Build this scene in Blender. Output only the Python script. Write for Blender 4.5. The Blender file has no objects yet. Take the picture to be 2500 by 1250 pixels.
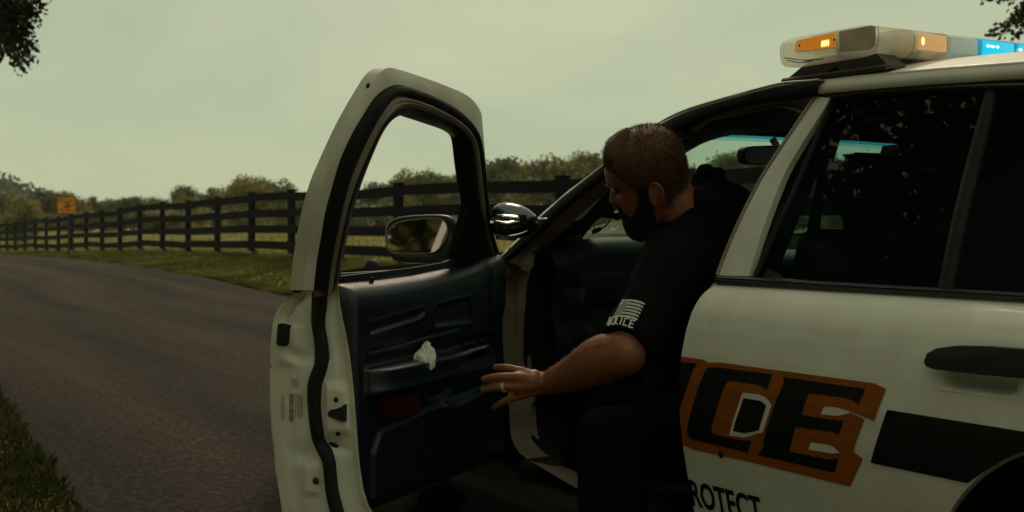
import bpy, bmesh, math, random
import numpy as np
from mathutils import Vector, Matrix, noise
from mathutils.bvhtree import BVHTree
from mathutils.geometry import tessellate_polygon

random.seed(7); rng = np.random.default_rng(7)
S = bpy.context.scene; COL = S.collection
R_ = math.radians

# ------------------------------------------------------------------ camera
FPX, HY, HC = 3000.0, 560.0, 1.08
cam = bpy.data.objects.new('camera', bpy.data.cameras.new('camera')); COL.objects.link(cam)
cam.location = (0, 0, HC); cam.rotation_euler = (R_(90), 0, 0)
cam.data.sensor_width = 36; cam.data.lens = FPX / 2500 * 36
cam.data.shift_y = (HY - 625) / 2500
cam.data.clip_start = .05; cam.data.clip_end = 3000
cam.data.dof.use_dof = True; cam.data.dof.focus_distance = 3.0; cam.data.dof.aperture_fstop = 6.5
S.camera = cam

# ------------------------------------------------------------------ world
SUN_EL, SUN_AZ = R_(46), R_(8)
wd = bpy.data.worlds.new('World'); S.world = wd; wd.use_nodes = True
nt = wd.node_tree; nt.nodes.clear()
def nn(t, ty, **kw):
    n = t.nodes.new(ty)
    for k, v in kw.items(): setattr(n, k, v)
    return n
out = nn(nt, 'ShaderNodeOutputWorld'); bg = nn(nt, 'ShaderNodeBackground'); bg.inputs[1].default_value = .1
sky = nn(nt, 'ShaderNodeTexSky'); sky.sky_type = 'NISHITA'; sky.sun_disc = False
sky.sun_elevation = SUN_EL; sky.sun_rotation = SUN_AZ
tc = nn(nt, 'ShaderNodeTexCoord'); mp = nn(nt, 'ShaderNodeMapping'); mp.inputs['Scale'].default_value = (1, 1, 2.2)
nz = nn(nt, 'ShaderNodeTexNoise'); nz.inputs['Scale'].default_value = 3.6; nz.inputs['Detail'].default_value = 5; nz.inputs['Roughness'].default_value = .5; nz.inputs['Distortion'].default_value = .35
rp = nn(nt, 'ShaderNodeValToRGB'); e = rp.color_ramp.elements
e[0].position = .32; e[0].color = (.74, .88, .57, 1); e[1].position = .68; e[1].color = (1.03, 1.07, .68, 1)
sc_ = nn(nt, 'ShaderNodeVectorMath', operation='SCALE'); sc_.inputs['Scale'].default_value = 5.4
mx = nn(nt, 'ShaderNodeMix', data_type='RGBA'); mx.inputs[0].default_value = .94
nt.links.new(tc.outputs['Generated'], mp.inputs[0]); nt.links.new(mp.outputs[0], nz.inputs['Vector'])
nt.links.new(nz.outputs[0], rp.inputs[0]); nt.links.new(rp.outputs[0], sc_.inputs[0])
nt.links.new(sky.outputs[0], mx.inputs[6]); nt.links.new(sc_.outputs[0], mx.inputs[7])
nt.links.new(mx.outputs[2], bg.inputs[0]); nt.links.new(bg.outputs[0], out.inputs[0])
sl = bpy.data.lights.new('sun', 'SUN'); sl.energy = 1.25; sl.angle = R_(16); sl.color = (1, .80, .60)
so = bpy.data.objects.new('sun', sl); COL.objects.link(so)
so.rotation_euler = Vector((math.sin(SUN_AZ) * math.cos(SUN_EL), math.cos(SUN_AZ) * math.cos(SUN_EL), math.sin(SUN_EL))).to_track_quat('Z', 'Y').to_euler()
S.view_settings.view_transform = 'Standard'; S.view_settings.look = 'None'
S.view_settings.exposure = 0; S.view_settings.gamma = 1; S.view_settings.use_curve_mapping = False
S.cycles.max_bounces = 8; S.cycles.transparent_max_bounces = 24; S.cycles.volume_bounces = 0

# ------------------------------------------------------------------ frames of reference
Fx, Fy = -.506, .8625                       # forward axis of the car and the road
Rx, Ry = .8625, .506                        # from its left side to its right side
CAR_M = Matrix(((-Fx, Rx, 0, -3.386 * -Fx + 1.958 * Rx), (-Fy, Ry, 0, -3.386 * -Fy + 1.958 * Ry), (0, 0, 1, 0), (0, 0, 0, 1)))
ex, ey = -.410, -.912                       # from the hinge to the free edge of the open door
_l = math.hypot(ex, ey); ex /= _l; ey /= _l
DOOR_M = Matrix(((ex, -ey, 0, -.060), (ey, ex, 0, 3.925), (0, 0, 1, 0), (0, 0, 0, 1)))
def ray(px, py): return Vector(((px - 1250) / FPX, 1, (HY - py) / FPX))
CAMP = Vector((0, 0, HC))
def W(px, py, d): return CAMP + ray(px, py) * d
def hit(M, axis, fun, px, py):
    """photo direction -> point of the surface local[axis] = fun(z), in the local frame M"""
    Mi = M.inverted(); o = Mi @ CAMP; d = (Mi.to_3x3()) @ ray(px, py)
    z = 1.0
    for _ in range(25):
        t = (fun(z) - o[axis]) / d[axis]; z = .5 * z + .5 * (o[2] + d[2] * t)
    return o + d * t
def interp(z, tab):
    return float(np.interp(z, [a for a, b in tab], [b for a, b in tab]))
PROF = [(.15, .06), (.22, .02), (.30, -.055), (.38, -.08), (.48, -.102), (.56, -.118), (.65, -.129), (.72, -.130), (.785, -.122), (.84, -.108), (.88, -.092), (.91, -.072), (.93, -.05), (.945, -.02), (.955, 0)]
def vside(z): return interp(z, PROF) if z < .955 else .2 * (z - .955) / .445
def carP(px, py, off=0.0): return hit(CAR_M, 1, lambda z: vside(z) + off, px, py)
def carV(px, py, v): return hit(CAR_M, 1, lambda z: v, px, py)
def wt(z): return max(0., .2 * (z - .95) / .45)
def doorW(px, py, off=0.0): return hit(DOOR_M, 1, lambda z: wt(z) + off, px, py)
def doorF(px, py, w): return hit(DOOR_M, 1, lambda z: w, px, py)
def doorS(px, py, s): return hit(DOOR_M, 0, lambda z: s, px, py)
def along(R, t, z=0): return Vector((R * Rx + t * Fx, R * Ry + t * Fy, z))   # R across the road, t along it

# ------------------------------------------------------------------ materials
def ramp(t, fac, stops):
    r = nn(t, 'ShaderNodeValToRGB'); el = r.color_ramp.elements
    while len(el) > 1: el.remove(el[-1])
    el[0].position = stops[0][0]; el[0].color = (*stops[0][1], 1)
    for p, c in stops[1:]:
        q = el.new(p); q.color = (*c, 1)
    t.links.new(fac, r.inputs[0]); return r.outputs[0]
def mat(name, col, rough=.5, metal=0, coat=0, var=None, vscale=6, bump=0, bscale=40, bdetail=4, spec=.5, stretch=None, emit=None, estr=0, trans=0, coords='Object', rvar=0):
    m = bpy.data.materials.new(name); m.use_nodes = True; t = m.node_tree
    b = t.nodes['Principled BSDF']; b.inputs['Roughness'].default_value = rough; b.inputs['Metallic'].default_value = metal
    b.inputs['Coat Weight'].default_value = coat; b.inputs['Coat Roughness'].default_value = .08; b.inputs['Specular IOR Level'].default_value = spec
    b.inputs['Base Color'].default_value = (*col, 1)
    c = nn(t, 'ShaderNodeTexCoord'); vec = c.outputs[coords]
    if stretch:
        mpp = nn(t, 'ShaderNodeMapping'); mpp.inputs['Scale'].default_value = stretch; t.links.new(vec, mpp.inputs[0]); vec = mpp.outputs[0]
    if var:
        n = nn(t, 'ShaderNodeTexNoise'); n.inputs['Scale'].default_value = vscale; n.inputs['Detail'].default_value = 7; n.inputs['Roughness'].default_value = .65
        t.links.new(vec, n.inputs['Vector'])
        o = ramp(t, n.outputs[0], [(.3, var), (.62, col)]) if not isinstance(var, list) else ramp(t, n.outputs[0], var)
        t.links.new(o, b.inputs['Base Color'])
        if rvar:
            mr = nn(t, 'ShaderNodeMapRange'); mr.inputs[1].default_value = .3; mr.inputs[2].default_value = .7; mr.inputs[3].default_value = rough + rvar; mr.inputs[4].default_value = rough
            t.links.new(n.outputs[0], mr.inputs[0]); t.links.new(mr.outputs[0], b.inputs['Roughness'])
    if bump:
        n2 = nn(t, 'ShaderNodeTexNoise'); n2.inputs['Scale'].default_value = bscale; n2.inputs['Detail'].default_value = bdetail
        bp = nn(t, 'ShaderNodeBump'); bp.inputs['Strength'].default_value = bump; bp.inputs['Distance'].default_value = .01
        t.links.new(vec, n2.inputs['Vector']); t.links.new(n2.outputs[0], bp.inputs['Height']); t.links.new(bp.outputs[0], b.inputs['Normal'])
    if emit: b.inputs['Emission Color'].default_value = (*emit, 1); b.inputs['Emission Strength'].default_value = estr
    if trans: b.inputs['Transmission Weight'].default_value = trans
    return m
def glass(name, tint, ior=1.5, rough=0., refl=1.0):
    m = bpy.data.materials.new(name); m.use_nodes = True; t = m.node_tree; t.nodes.clear()
    o = nn(t, 'ShaderNodeOutputMaterial'); a = nn(t, 'ShaderNodeBsdfTransparent'); a.inputs[0].default_value = (*tint, 1)
    g = nn(t, 'ShaderNodeBsdfGlossy'); g.inputs['Roughness'].default_value = rough; g.inputs[0].default_value = (refl, refl, refl, 1)
    ge = nn(t, 'ShaderNodeNewGeometry'); dp = nn(t, 'ShaderNodeVectorMath', operation='DOT_PRODUCT'); t.links.new(ge.outputs['Normal'], dp.inputs[0]); t.links.new(ge.outputs['Incoming'], dp.inputs[1])
    ab = nn(t, 'ShaderNodeMath', operation='ABSOLUTE'); t.links.new(dp.outputs['Value'], ab.inputs[0]); iv = nn(t, 'ShaderNodeMath', operation='SUBTRACT'); iv.inputs[0].default_value = 1; t.links.new(ab.outputs[0], iv.inputs[1])
    pw = nn(t, 'ShaderNodeMath', operation='POWER'); pw.inputs[1].default_value = 5; t.links.new(iv.outputs[0], pw.inputs[0]); r0 = ((ior - 1) / (ior + 1)) ** 2 * .85
    f = nn(t, 'ShaderNodeMath', operation='MULTIPLY_ADD'); f.inputs[1].default_value = 1 - r0; f.inputs[2].default_value = r0; t.links.new(pw.outputs[0], f.inputs[0]); x = nn(t, 'ShaderNodeMixShader')
    t.links.new(f.outputs[0], x.inputs[0]); t.links.new(a.outputs[0], x.inputs[1]); t.links.new(g.outputs[0], x.inputs[2]); t.links.new(x.outputs[0], o.inputs[0])
    return m
def leafmat(name, c1, c2, c3, trl=.3):
    m = bpy.data.materials.new(name); m.use_nodes = True; t = m.node_tree; b = t.nodes['Principled BSDF']
    b.inputs['Roughness'].default_value = .6; b.inputs['Specular IOR Level'].default_value = .25
    g = nn(t, 'ShaderNodeNewGeometry'); c = nn(t, 'ShaderNodeTexCoord')
    n = nn(t, 'ShaderNodeTexNoise'); n.inputs['Scale'].default_value = .55; n.inputs['Detail'].default_value = 3
    t.links.new(c.outputs['Object'], n.inputs['Vector'])
    ad = nn(t, 'ShaderNodeMath', operation='MULTIPLY_ADD'); ad.inputs[1].default_value = .35
    t.links.new(g.outputs['Random Per Island'], ad.inputs[0]); 
    sb = nn(t, 'ShaderNodeMath', operation='SUBTRACT'); sb.inputs[1].default_value = .17; t.links.new(n.outputs[0], sb.inputs[0]); t.links.new(sb.outputs[0], ad.inputs[2])
    col = ramp(t, ad.outputs[0], [(.3, c1), (.5, c2), (.7, c3)])
    t.links.new(col, b.inputs['Base Color'])
    tr = nn(t, 'ShaderNodeBsdfTranslucent'); t.links.new(col, tr.inputs[0]); x = nn(t, 'ShaderNodeMixShader'); x.inputs[0].default_value = trl
    o = t.nodes['Material Output']; t.links.new(b.outputs[0], x.inputs[1]); t.links.new(tr.outputs[0], x.inputs[2]); t.links.new(x.outputs[0], o.inputs[0])
    return m
M = {}
M['paint'] = mat('white_car_paint', (.80, .75, .68), .46, coat=.12, var=(.71, .65, .58), vscale=9, bump=.012, bscale=300, rvar=.12)
M['jamb'] = mat('shaded_jamb_paint', (.37, .285, .235), .42, var=(.23, .175, .145), vscale=11, bump=.03, bscale=60, rvar=.2)  # white body paint, browned: dirt plus warm shade put into the colour
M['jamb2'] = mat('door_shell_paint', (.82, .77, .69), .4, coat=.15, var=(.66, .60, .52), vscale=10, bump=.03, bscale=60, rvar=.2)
M['rubber'] = mat('black_rubber', (.008, .008, .009), .6, spec=.3, bump=.05, bscale=120)
M['trim'] = mat('black_moulding', (.014, .014, .015), .35, bump=.02, bscale=90)
M['vinyl'] = mat('navy_vinyl', (.008, .0115, .024), .33, var=(.005, .0075, .016), vscale=5, bump=.22, bscale=260, spec=.6)
M['vinyl2'] = mat('dark_trim_vinyl', (.010, .012, .016), .5, bump=.2, bscale=240)
M['cabin'] = mat('cabin_black', (.008, .008, .009), .7, bump=.1, bscale=90)
M['dash'] = mat('dash_plastic', (.012, .014, .017), .6, spec=.3, bump=.15, bscale=200)
M['glass'] = glass('tinted_side_glass', (.42, .58, .60), 1.5)
M['wind'] = glass('windscreen_glass', (.62, .80, .72), 1.3)
M['band'] = glass('blue_shade_band', (.05, .38, .55), 1.3); M['band2'] = glass('pale_shade_band', (.30, .62, .66), 1.3)
M['chrome'] = mat('chrome', (.62, .62, .60), .12, metal=1)
M['dome'] = mat('spotlight_shell', (.09, .10, .12), .22, metal=.9, coat=.5, bump=.03, bscale=30)
M['mirror'] = mat('mirror_glass', (.72, .72, .70), .02, metal=1)
M['orange'] = mat('orange_vinyl_print', (.33, .080, .002), .55, spec=.25, var=(.28, .066, .002), vscale=14)
M['blackp'] = mat('black_vinyl_print', (.004, .004, .004), .5, spec=.2)
M['skin'] = mat('skin', (.30, .100, .044), .5, var=(.21, .060, .027), vscale=22, bump=.08, bscale=160)
M['skin'].node_tree.nodes['Principled BSDF'].inputs['Subsurface Weight'].default_value = .12
M['skin'].node_tree.nodes['Principled BSDF'].inputs['Subsurface Radius'].default_value = (.02, .008, .004)
M['hair'] = mat('brown_hair', (.145, .066, .037), .65, spec=.25, var=(.080, .037, .022), vscale=30, bump=.35, bscale=220)
M['beard'] = mat('dark_beard', (.026, .015, .011), .7, var=(.010, .007, .006), vscale=60, bump=.8, bscale=260)
M['cloth'] = mat('black_shirt_cloth', (.006, .006, .008), .9, bump=.3, bscale=500, spec=.1)
M['pants'] = mat('black_trouser_cloth', (.004, .004, .005), .95, bump=.3, bscale=420, spec=.08)
M['print'] = mat('pale_grey_print', (.72, .73, .68), .8, var=(.52, .53, .50), vscale=60)
M['print2'] = mat('mid_grey_print', (.38, .385, .36), .8, var=(.22, .22, .21), vscale=90)
M['red'] = mat('dark_red_lamp', (.09, .008, .005), .25, coat=.4)
M['tissue'] = mat('white_tissue', (.90, .87, .79), .9, bump=.3, bscale=60)
M['wood'] = mat('black_fence_wood', (.007, .0065, .008), .9, spec=.12, var=(.004, .004, .005), vscale=3, bump=.5, bscale=14, stretch=(1, 1, 6))
M['rawwood'] = mat('weathered_post_wood', (.13, .085, .06), .85, var=(.07, .05, .036), vscale=7, bump=.5, bscale=20)
M['bark'] = mat('bark', (.045, .035, .026), .9, var=(.02, .016, .012), vscale=9, bump=1, bscale=25)
M['asphalt'] = mat('asphalt', (.11, .084, .074), .8, var=[(.3, (.014, .010, .009)), (.5, (.044, .0305, .027)), (.70, (.105, .077, .067))], vscale=34, bump=.8, bscale=200, spec=.06)
_t = M['asphalt'].node_tree; _b = _t.nodes['Principled BSDF']; _lk = _b.inputs['Base Color'].links[0].from_socket
_c = nn(_t, 'ShaderNodeTexCoord'); _m = nn(_t, 'ShaderNodeMapping'); _m.inputs['Rotation'].default_value = (0, 0, -math.atan2(Fy, Fx)); _t.links.new(_c.outputs['Object'], _m.inputs[0]); _m2 = nn(_t, 'ShaderNodeMapping'); _m2.inputs['Scale'].default_value = (.10, 1.3, 1); _t.links.new(_m.outputs[0], _m2.inputs[0]); _m = _m2
_n = nn(_t, 'ShaderNodeTexNoise'); _n.inputs['Scale'].default_value = 1.1; _n.inputs['Detail'].default_value = 5; _t.links.new(_m.outputs[0], _n.inputs['Vector'])
_r = ramp(_t, _n.outputs[0], [(.33, (.62, .62, .62)), (.66, (1.35, 1.3, 1.25))]); _x = nn(_t, 'ShaderNodeMix', data_type='RGBA', blend_type='MULTIPLY'); _x.inputs[0].default_value = 1
_t.links.new(_lk, _x.inputs[6]); _t.links.new(_r, _x.inputs[7]); _t.links.new(_x.outputs[2], _b.inputs['Base Color'])
M['signm'] = mat('orange_sign_face', (.85, .31, .008), .5, var=(.50, .15, .006), vscale=5)
M['signd'] = mat('dark_sign_ink', (.16, .055, .01), .6)
M['signw'] = mat('pale_sign_ink', (.70, .42, .16), .6)
M['signb'] = mat('rusty_sign_border', (.40, .10, .012), .6)
M['steel'] = mat('dark_steel', (.05, .042, .038), .5, metal=.5, bump=.1)
M['lens'] = mat('cloudy_lens', (.70, .66, .55), .3, var=[(.25, (.42, .37, .30)), (.45, (.64, .60, .50)), (.75, (.80, .77, .66))], vscale=9, coat=.3, bump=.05, bscale=40, trans=.2)
_t = M['lens'].node_tree; _tr = nn(_t, 'ShaderNodeBsdfTranslucent'); _tr.inputs[0].default_value = (.97, .93, .84, 1); _x = nn(_t, 'ShaderNodeMixShader'); _x.inputs[0].default_value = .7
_t.links.new(_t.nodes['Principled BSDF'].outputs[0], _x.inputs[1]); _t.links.new(_tr.outputs[0], _x.inputs[2])
_y = nn(_t, 'ShaderNodeMixShader'); _y.inputs[0].default_value = .42; _z = nn(_t, 'ShaderNodeBsdfTransparent'); _z.inputs[0].default_value = (.93, .91, .84, 1); _t.links.new(_x.outputs[0], _y.inputs[1]); _t.links.new(_z.outputs[0], _y.inputs[2]); _t.links.new(_y.outputs[0], _t.nodes['Material Output'].inputs[0])
M['amber'] = mat('amber_lamp', (.85, .32, .02), .25, emit=(1, .32, .02), estr=.30, coat=.4)
M['amberhot'] = mat('amber_hot', (.9, .6, .3), .3, emit=(1, .62, .18), estr=2.5)
M['glow'] = mat('pale_amber_module', (.75, .42, .22), .35, emit=(1, .52, .20), estr=.30)
M['blue'] = mat('blue_lens', (.01, .30, .46), .2, emit=(.0, .30, .50), estr=.45, coat=.5)
M['blue2'] = mat('blue_lamp', (.01, .45, .65), .2, emit=(.0, .50, .80), estr=.85, coat=.5)
M['bluehot'] = mat('blue_hot', (.5, .9, 1), .3, emit=(.45, .92, 1), estr=4)
M['palebl'] = mat('pale_blue_lens', (.55, .60, .56), .3, var=(.45, .50, .47), vscale=20, coat=.3, emit=(.3, .42, .38), estr=.22)
M['tyre'] = mat('tyre_rubber', (.012, .012, .012), .8, bump=.3, bscale=40)
M['rim'] = mat('steel_rim', (.10, .10, .10), .4, metal=.8)
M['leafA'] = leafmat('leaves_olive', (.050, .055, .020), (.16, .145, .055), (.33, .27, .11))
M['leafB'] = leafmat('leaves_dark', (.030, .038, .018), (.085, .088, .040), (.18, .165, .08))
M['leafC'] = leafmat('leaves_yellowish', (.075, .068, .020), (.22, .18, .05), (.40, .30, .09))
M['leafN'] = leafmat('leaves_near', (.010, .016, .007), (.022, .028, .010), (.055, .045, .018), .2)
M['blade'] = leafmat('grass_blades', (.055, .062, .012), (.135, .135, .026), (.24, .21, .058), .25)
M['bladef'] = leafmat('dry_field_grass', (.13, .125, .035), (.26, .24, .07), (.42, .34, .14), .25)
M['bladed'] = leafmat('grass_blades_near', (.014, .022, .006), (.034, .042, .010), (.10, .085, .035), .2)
def ground_mat():
    m = bpy.data.materials.new('grass_ground'); m.use_nodes = True; t = m.node_tree; b = t.nodes['Principled BSDF']; b.inputs['Roughness'].default_value = .95; b.inputs['Specular IOR Level'].default_value = .1
    c = nn(t, 'ShaderNodeTexCoord'); n = nn(t, 'ShaderNodeTexNoise'); n.inputs['Scale'].default_value = .9; n.inputs['Detail'].default_value = 9; n.inputs['Roughness'].default_value = .7
    t.links.new(c.outputs['Object'], n.inputs['Vector'])
    a = ramp(t, n.outputs[0], [(.28, (.042, .050, .010)), (.45, (.10, .105, .020)), (.6, (.15, .142, .030)), (.75, (.21, .18, .052))])
    n3 = nn(t, 'ShaderNodeTexNoise'); n3.inputs['Scale'].default_value = .05; n3.inputs['Detail'].default_value = 4; t.links.new(c.outputs['Object'], n3.inputs['Vector'])
    sx = nn(t, 'ShaderNodeSeparateXYZ'); t.links.new(c.outputs['Object'], sx.inputs[0])
    # the hay field beyond the fence is drier and yellower
    d = nn(t, 'ShaderNodeVectorMath', operation='DOT_PRODUCT'); d.inputs[1].default_value = (Rx, Ry, 0); t.links.new(c.outputs['Object'], d.inputs[0])
    mr = nn(t, 'ShaderNodeMapRange'); mr.inputs[1].default_value = 10; mr.inputs[2].default_value = 26; t.links.new(d.outputs['Value'], mr.inputs[0])
    f = ramp(t, n3.outputs[0], [(.35, (.26, .24, .07)), (.6, (.42, .33, .14))])
    mx = nn(t, 'ShaderNodeMix', data_type='RGBA'); t.links.new(mr.outputs[0], mx.inputs[0]); t.links.new(a, mx.inputs[6]); t.links.new(f, mx.inputs[7]); t.links.new(mx.outputs[2], b.inputs['Base Color'])
    n2 = nn(t, 'ShaderNodeTexNoise'); n2.inputs['Scale'].default_value = 14; n2.inputs['Detail'].default_value = 6; t.links.new(c.outputs['Object'], n2.inputs['Vector'])
    bp = nn(t, 'ShaderNodeBump'); bp.inputs['Strength'].default_value = .9; bp.inputs['Distance'].default_value = .06; t.links.new(n2.outputs[0], bp.inputs['Height']); t.links.new(bp.outputs[0], b.inputs['Normal'])
    return m
M['ground'] = ground_mat()

# ------------------------------------------------------------------ mesh helpers
def obj(name, V, F, m, parent=None, smooth=True, M4=None, mi=None, mats=None, **props):
    me = bpy.data.meshes.new(name); me.from_pydata([tuple(v) for v in V], [], [tuple(f) for f in F])
    for x in (mats or [m]): me.materials.append(x)
    if mi is not None: me.polygons.foreach_set('material_index', mi)
    if smooth: me.polygons.foreach_set('use_smooth', [True] * len(me.polygons))
    me.update()
    o = bpy.data.objects.new(name, me); COL.objects.link(o)
    if parent: o.parent = parent
    if M4 is not None: o.matrix_local = M4
    for k, v in props.items(): o[k] = v
    return o
def sharp(o, ang=35):
    bm = bmesh.new(); bm.from_mesh(o.data)
    for e_ in bm.edges:
        if len(e_.link_faces) == 2 and e_.calc_face_angle(0) > R_(ang): e_.smooth = False
    bm.to_mesh(o.data); bm.free(); return o
def cr(pts, n):
    """Catmull-Rom through pts, resampled to n points by arc length (any dimension)"""
    P = np.array([tuple(p) for p in pts], float)
    Q = np.vstack([2 * P[0] - P[1], P, 2 * P[-1] - P[-2]]); o = []
    for i in range(1, len(Q) - 2):
        for t in np.linspace(0, 1, 12, endpoint=False):
            a, b, c, d = Q[i - 1], Q[i], Q[i + 1], Q[i + 2]
            o.append(.5 * ((2 * b) + (c - a) * t + (2 * a - 5 * b + 4 * c - d) * t * t + (3 * b - a - 3 * c + d) * t ** 3))
    o.append(P[-1]); o = np.array(o)
    L = np.r_[0, np.cumsum(np.linalg.norm(np.diff(o, axis=0), axis=1))]
    s = np.linspace(0, L[-1], n)
    return np.array([np.interp(s, L, o[:, k]) for k in range(o.shape[1])]).T
def grid(rows, closed=False, capends=False):
    n = len(rows[0]); V = [p for r in rows for p in r]; F = []
    for i in range(len(rows) - 1):
        for j in range(n if closed else n - 1):
            k = (j + 1) % n
            F.append((i * n + j, i * n + k, (i + 1) * n + k, (i + 1) * n + j))
    if capends:
        F.append(tuple(range(n))[::-1]); F.append(tuple((len(rows) - 1) * n + j for j in range(n)))
    return V, F
class MB:
    def __init__(s): s.V = []; s.F = []; s.mi = []
    def add(s, V, F, mi=0):
        k = len(s.V); s.V += [tuple(v) for v in V]; s.F += [tuple(i + k for i in f) for f in F]; s.mi += [mi] * len(F)
    def box(s, lo, hi, mi=0, T=None):
        V = [Vector((x, y, z)) for z in (lo[2], hi[2]) for y in (lo[1], hi[1]) for x in (lo[0], hi[0])]
        if T: V = [T @ v for v in V]
        s.add(V, [(0, 2, 3, 1), (4, 5, 7, 6), (0, 1, 5, 4), (2, 6, 7, 3), (0, 4, 6, 2), (1, 3, 7, 5)], mi)
    def tube(s, pts, rad, seg=10, mi=0, cap=True):
        pts = [Vector(p) for p in pts]; rows = []
        up = Vector((.13, .27, 1))
        for i, p in enumerate(pts):
            t = (pts[min(i + 1, len(pts) - 1)] - pts[max(i - 1, 0)]).normalized()
            a = t.cross(up)
            if a.length < .05: a = t.cross(Vector((1, .1, 0)))
            a.normalize(); b = t.cross(a); r = rad[i] if hasattr(rad, '__len__') else rad
            rows.append([p + (a * math.cos(k * 2 * math.pi / seg) + b * math.sin(k * 2 * math.pi / seg)) * r for k in range(seg)])
        V, F = grid(rows, True, cap); s.add(V, F, mi)
    def ell(s, c, r, T=None, u=20, v=12, mi=0):
        rows = []
        for i in range(v + 1):
            th = math.pi * i / v
            rows.append([Vector((r[0] * math.sin(th) * math.cos(2 * math.pi * j / u), r[1] * math.sin(th) * math.sin(2 * math.pi * j / u), r[2] * math.cos(th))) for j in range(u)])
        if T: rows = [[T @ p for p in q] for q in rows]
        c = Vector(c); V, F = grid([[p + c for p in q] for q in rows], True); s.add(V, F, mi)
    def prism(s, poly, off, mi=0):
        """closed polygon (3-D points) extruded by the vector off"""
        poly = [Vector(p) for p in poly]; n = len(poly); off = Vector(off)
        tr = tessellate_polygon([poly]); V = poly + [p + off for p in poly]
        F = [tuple(t) for t in tr] + [tuple(i + n for i in reversed(t)) for t in tr] + [(i, (i + 1) % n, n + (i + 1) % n, n + i) for i in range(n)]
        s.add(V, F, mi)
    def make(s, name, m, parent=None, smooth=True, M4=None, mats=None, fix=True, ang=35, **props):
        o = obj(name, s.V, s.F, m, parent, smooth, M4, s.mi if mats else None, mats, **props)
        if fix:
            bm = bmesh.new(); bm.from_mesh(o.data); bmesh.ops.remove_doubles(bm, verts=bm.verts, dist=1e-6); bmesh.ops.recalc_face_normals(bm, faces=bm.faces); bm.to_mesh(o.data); bm.free()
            if smooth: sharp(o, ang)
        return o
def bevel(o, w=.004, seg=2):
    bm = bmesh.new(); bm.from_mesh(o.data)
    ed = [e_ for e_ in bm.edges if len(e_.link_faces) == 2 and e_.calc_face_angle(0) > R_(30)]
    bmesh.ops.bevel(bm, geom=ed, offset=w, segments=seg, affect='EDGES', profile=.5, clamp_overlap=True)
    for f in bm.faces: f.smooth = True
    bm.to_mesh(o.data); bm.free(); return sharp(o, 40)
def sm(x, a, b):
    t = np.clip((np.asarray(x, float) - a) / (b - a), 0, 1); return t * t * (3 - 2 * t)
def thing(name, label, cat, M4=None, group=None):
    o = bpy.data.objects.new(name, None); COL.objects.link(o); o.empty_display_size = .2
    if M4 is not None: o.matrix_world = M4
    o['label'] = label; o['category'] = cat
    if group: o['group'] = group
    return o
def tag(o, label, cat, group=None):
    o['label'] = label; o['category'] = cat
    if group: o['group'] = group
    return o

# ------------------------------------------------------------------ ground, road
GT = [(-60, 0), (15, 0), (18.8, .01), (23, .15), (29, .26), (36, .27), (45, .19), (50, .13), (66, -.1), (80, -.4), (140, -.6), (420, -1)]
ZF = [(-60, .28), (10, .30), (15, .33), (20.5, .39), (25.5, .43), (28, .42), (34, .395), (39, .34), (43.5, .275), (52, .13), (66, -.06), (80, -.35), (140, -.6), (420, -1)]
def Re(t): return .66 + .055 * np.clip(t, 0, 14)
def gh(R, t):
    g = np.interp(t, [a for a, b in GT], [b for a, b in GT])
    side = (np.interp(t, [a for a, b in ZF], [b for a, b in ZF]) - g) * sm(R, 6.85, 9.0)
    far = .45 + .0045 * np.clip(np.hypot(R, t), 0, 130); bl = sm(R, 9.6, 18)
    lump = .03 * np.sin(R * 1.7 + t * .6) * sm(R, 7.2, 9) + .02 * np.sin(t * 1.1) * sm(-R, -.6, 1)
    left = .05 * sm(Re(t) - R, .02, .5)
    return (g + side) * (1 - bl) + far * bl + lump + left
Rs = np.unique(np.r_[np.linspace(-120, -10, 12), np.linspace(-10, 0, 14), np.linspace(0, 12, 61), np.linspace(12, 40, 22), np.linspace(40, 330, 22)])
ts = np.unique(np.r_[np.linspace(-120, -5, 18), np.linspace(-5, 60, 110), np.linspace(60, 120, 30), np.linspace(120, 420, 14)])
rows = [[along(r, t, float(gh(r, t)) - .012 * (Re(t) - .1 < r < 7.0)) for r in Rs] for t in ts]
V, F = grid(rows); g = obj('ground', V, F, M['ground'], kind='structure')
Rr = np.r_[1.12, 1.2, np.linspace(1.4, 6.6, 14), 6.78, 6.85]
tr = np.unique(np.r_[np.linspace(-60, 0, 20), np.linspace(0, 70, 110), np.linspace(70, 400, 20)])
rows = []
for t in tr:
    w0 = .03 * noise.noise(Vector((t * .7, 3, 0))); w1 = .05 * noise.noise(Vector((t * .9, 9, 0)))
    rows.append([along((Re(t) + (r - 1.12) * (6.85 - Re(t)) / 5.73) + (w0 if r < 1.3 else w1 if r > 6.7 else 0), t, float(gh(min(r, 6.85), t)) * 1 + .006 + .03 * (1 - ((r - 4) / 2.9) ** 2) * 0 - (.02 if (r < 1.15 or r > 6.82) else 0)) for r in Rr])
V, F = grid(rows); obj('road', V, F, M['asphalt'], kind='structure')

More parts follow.
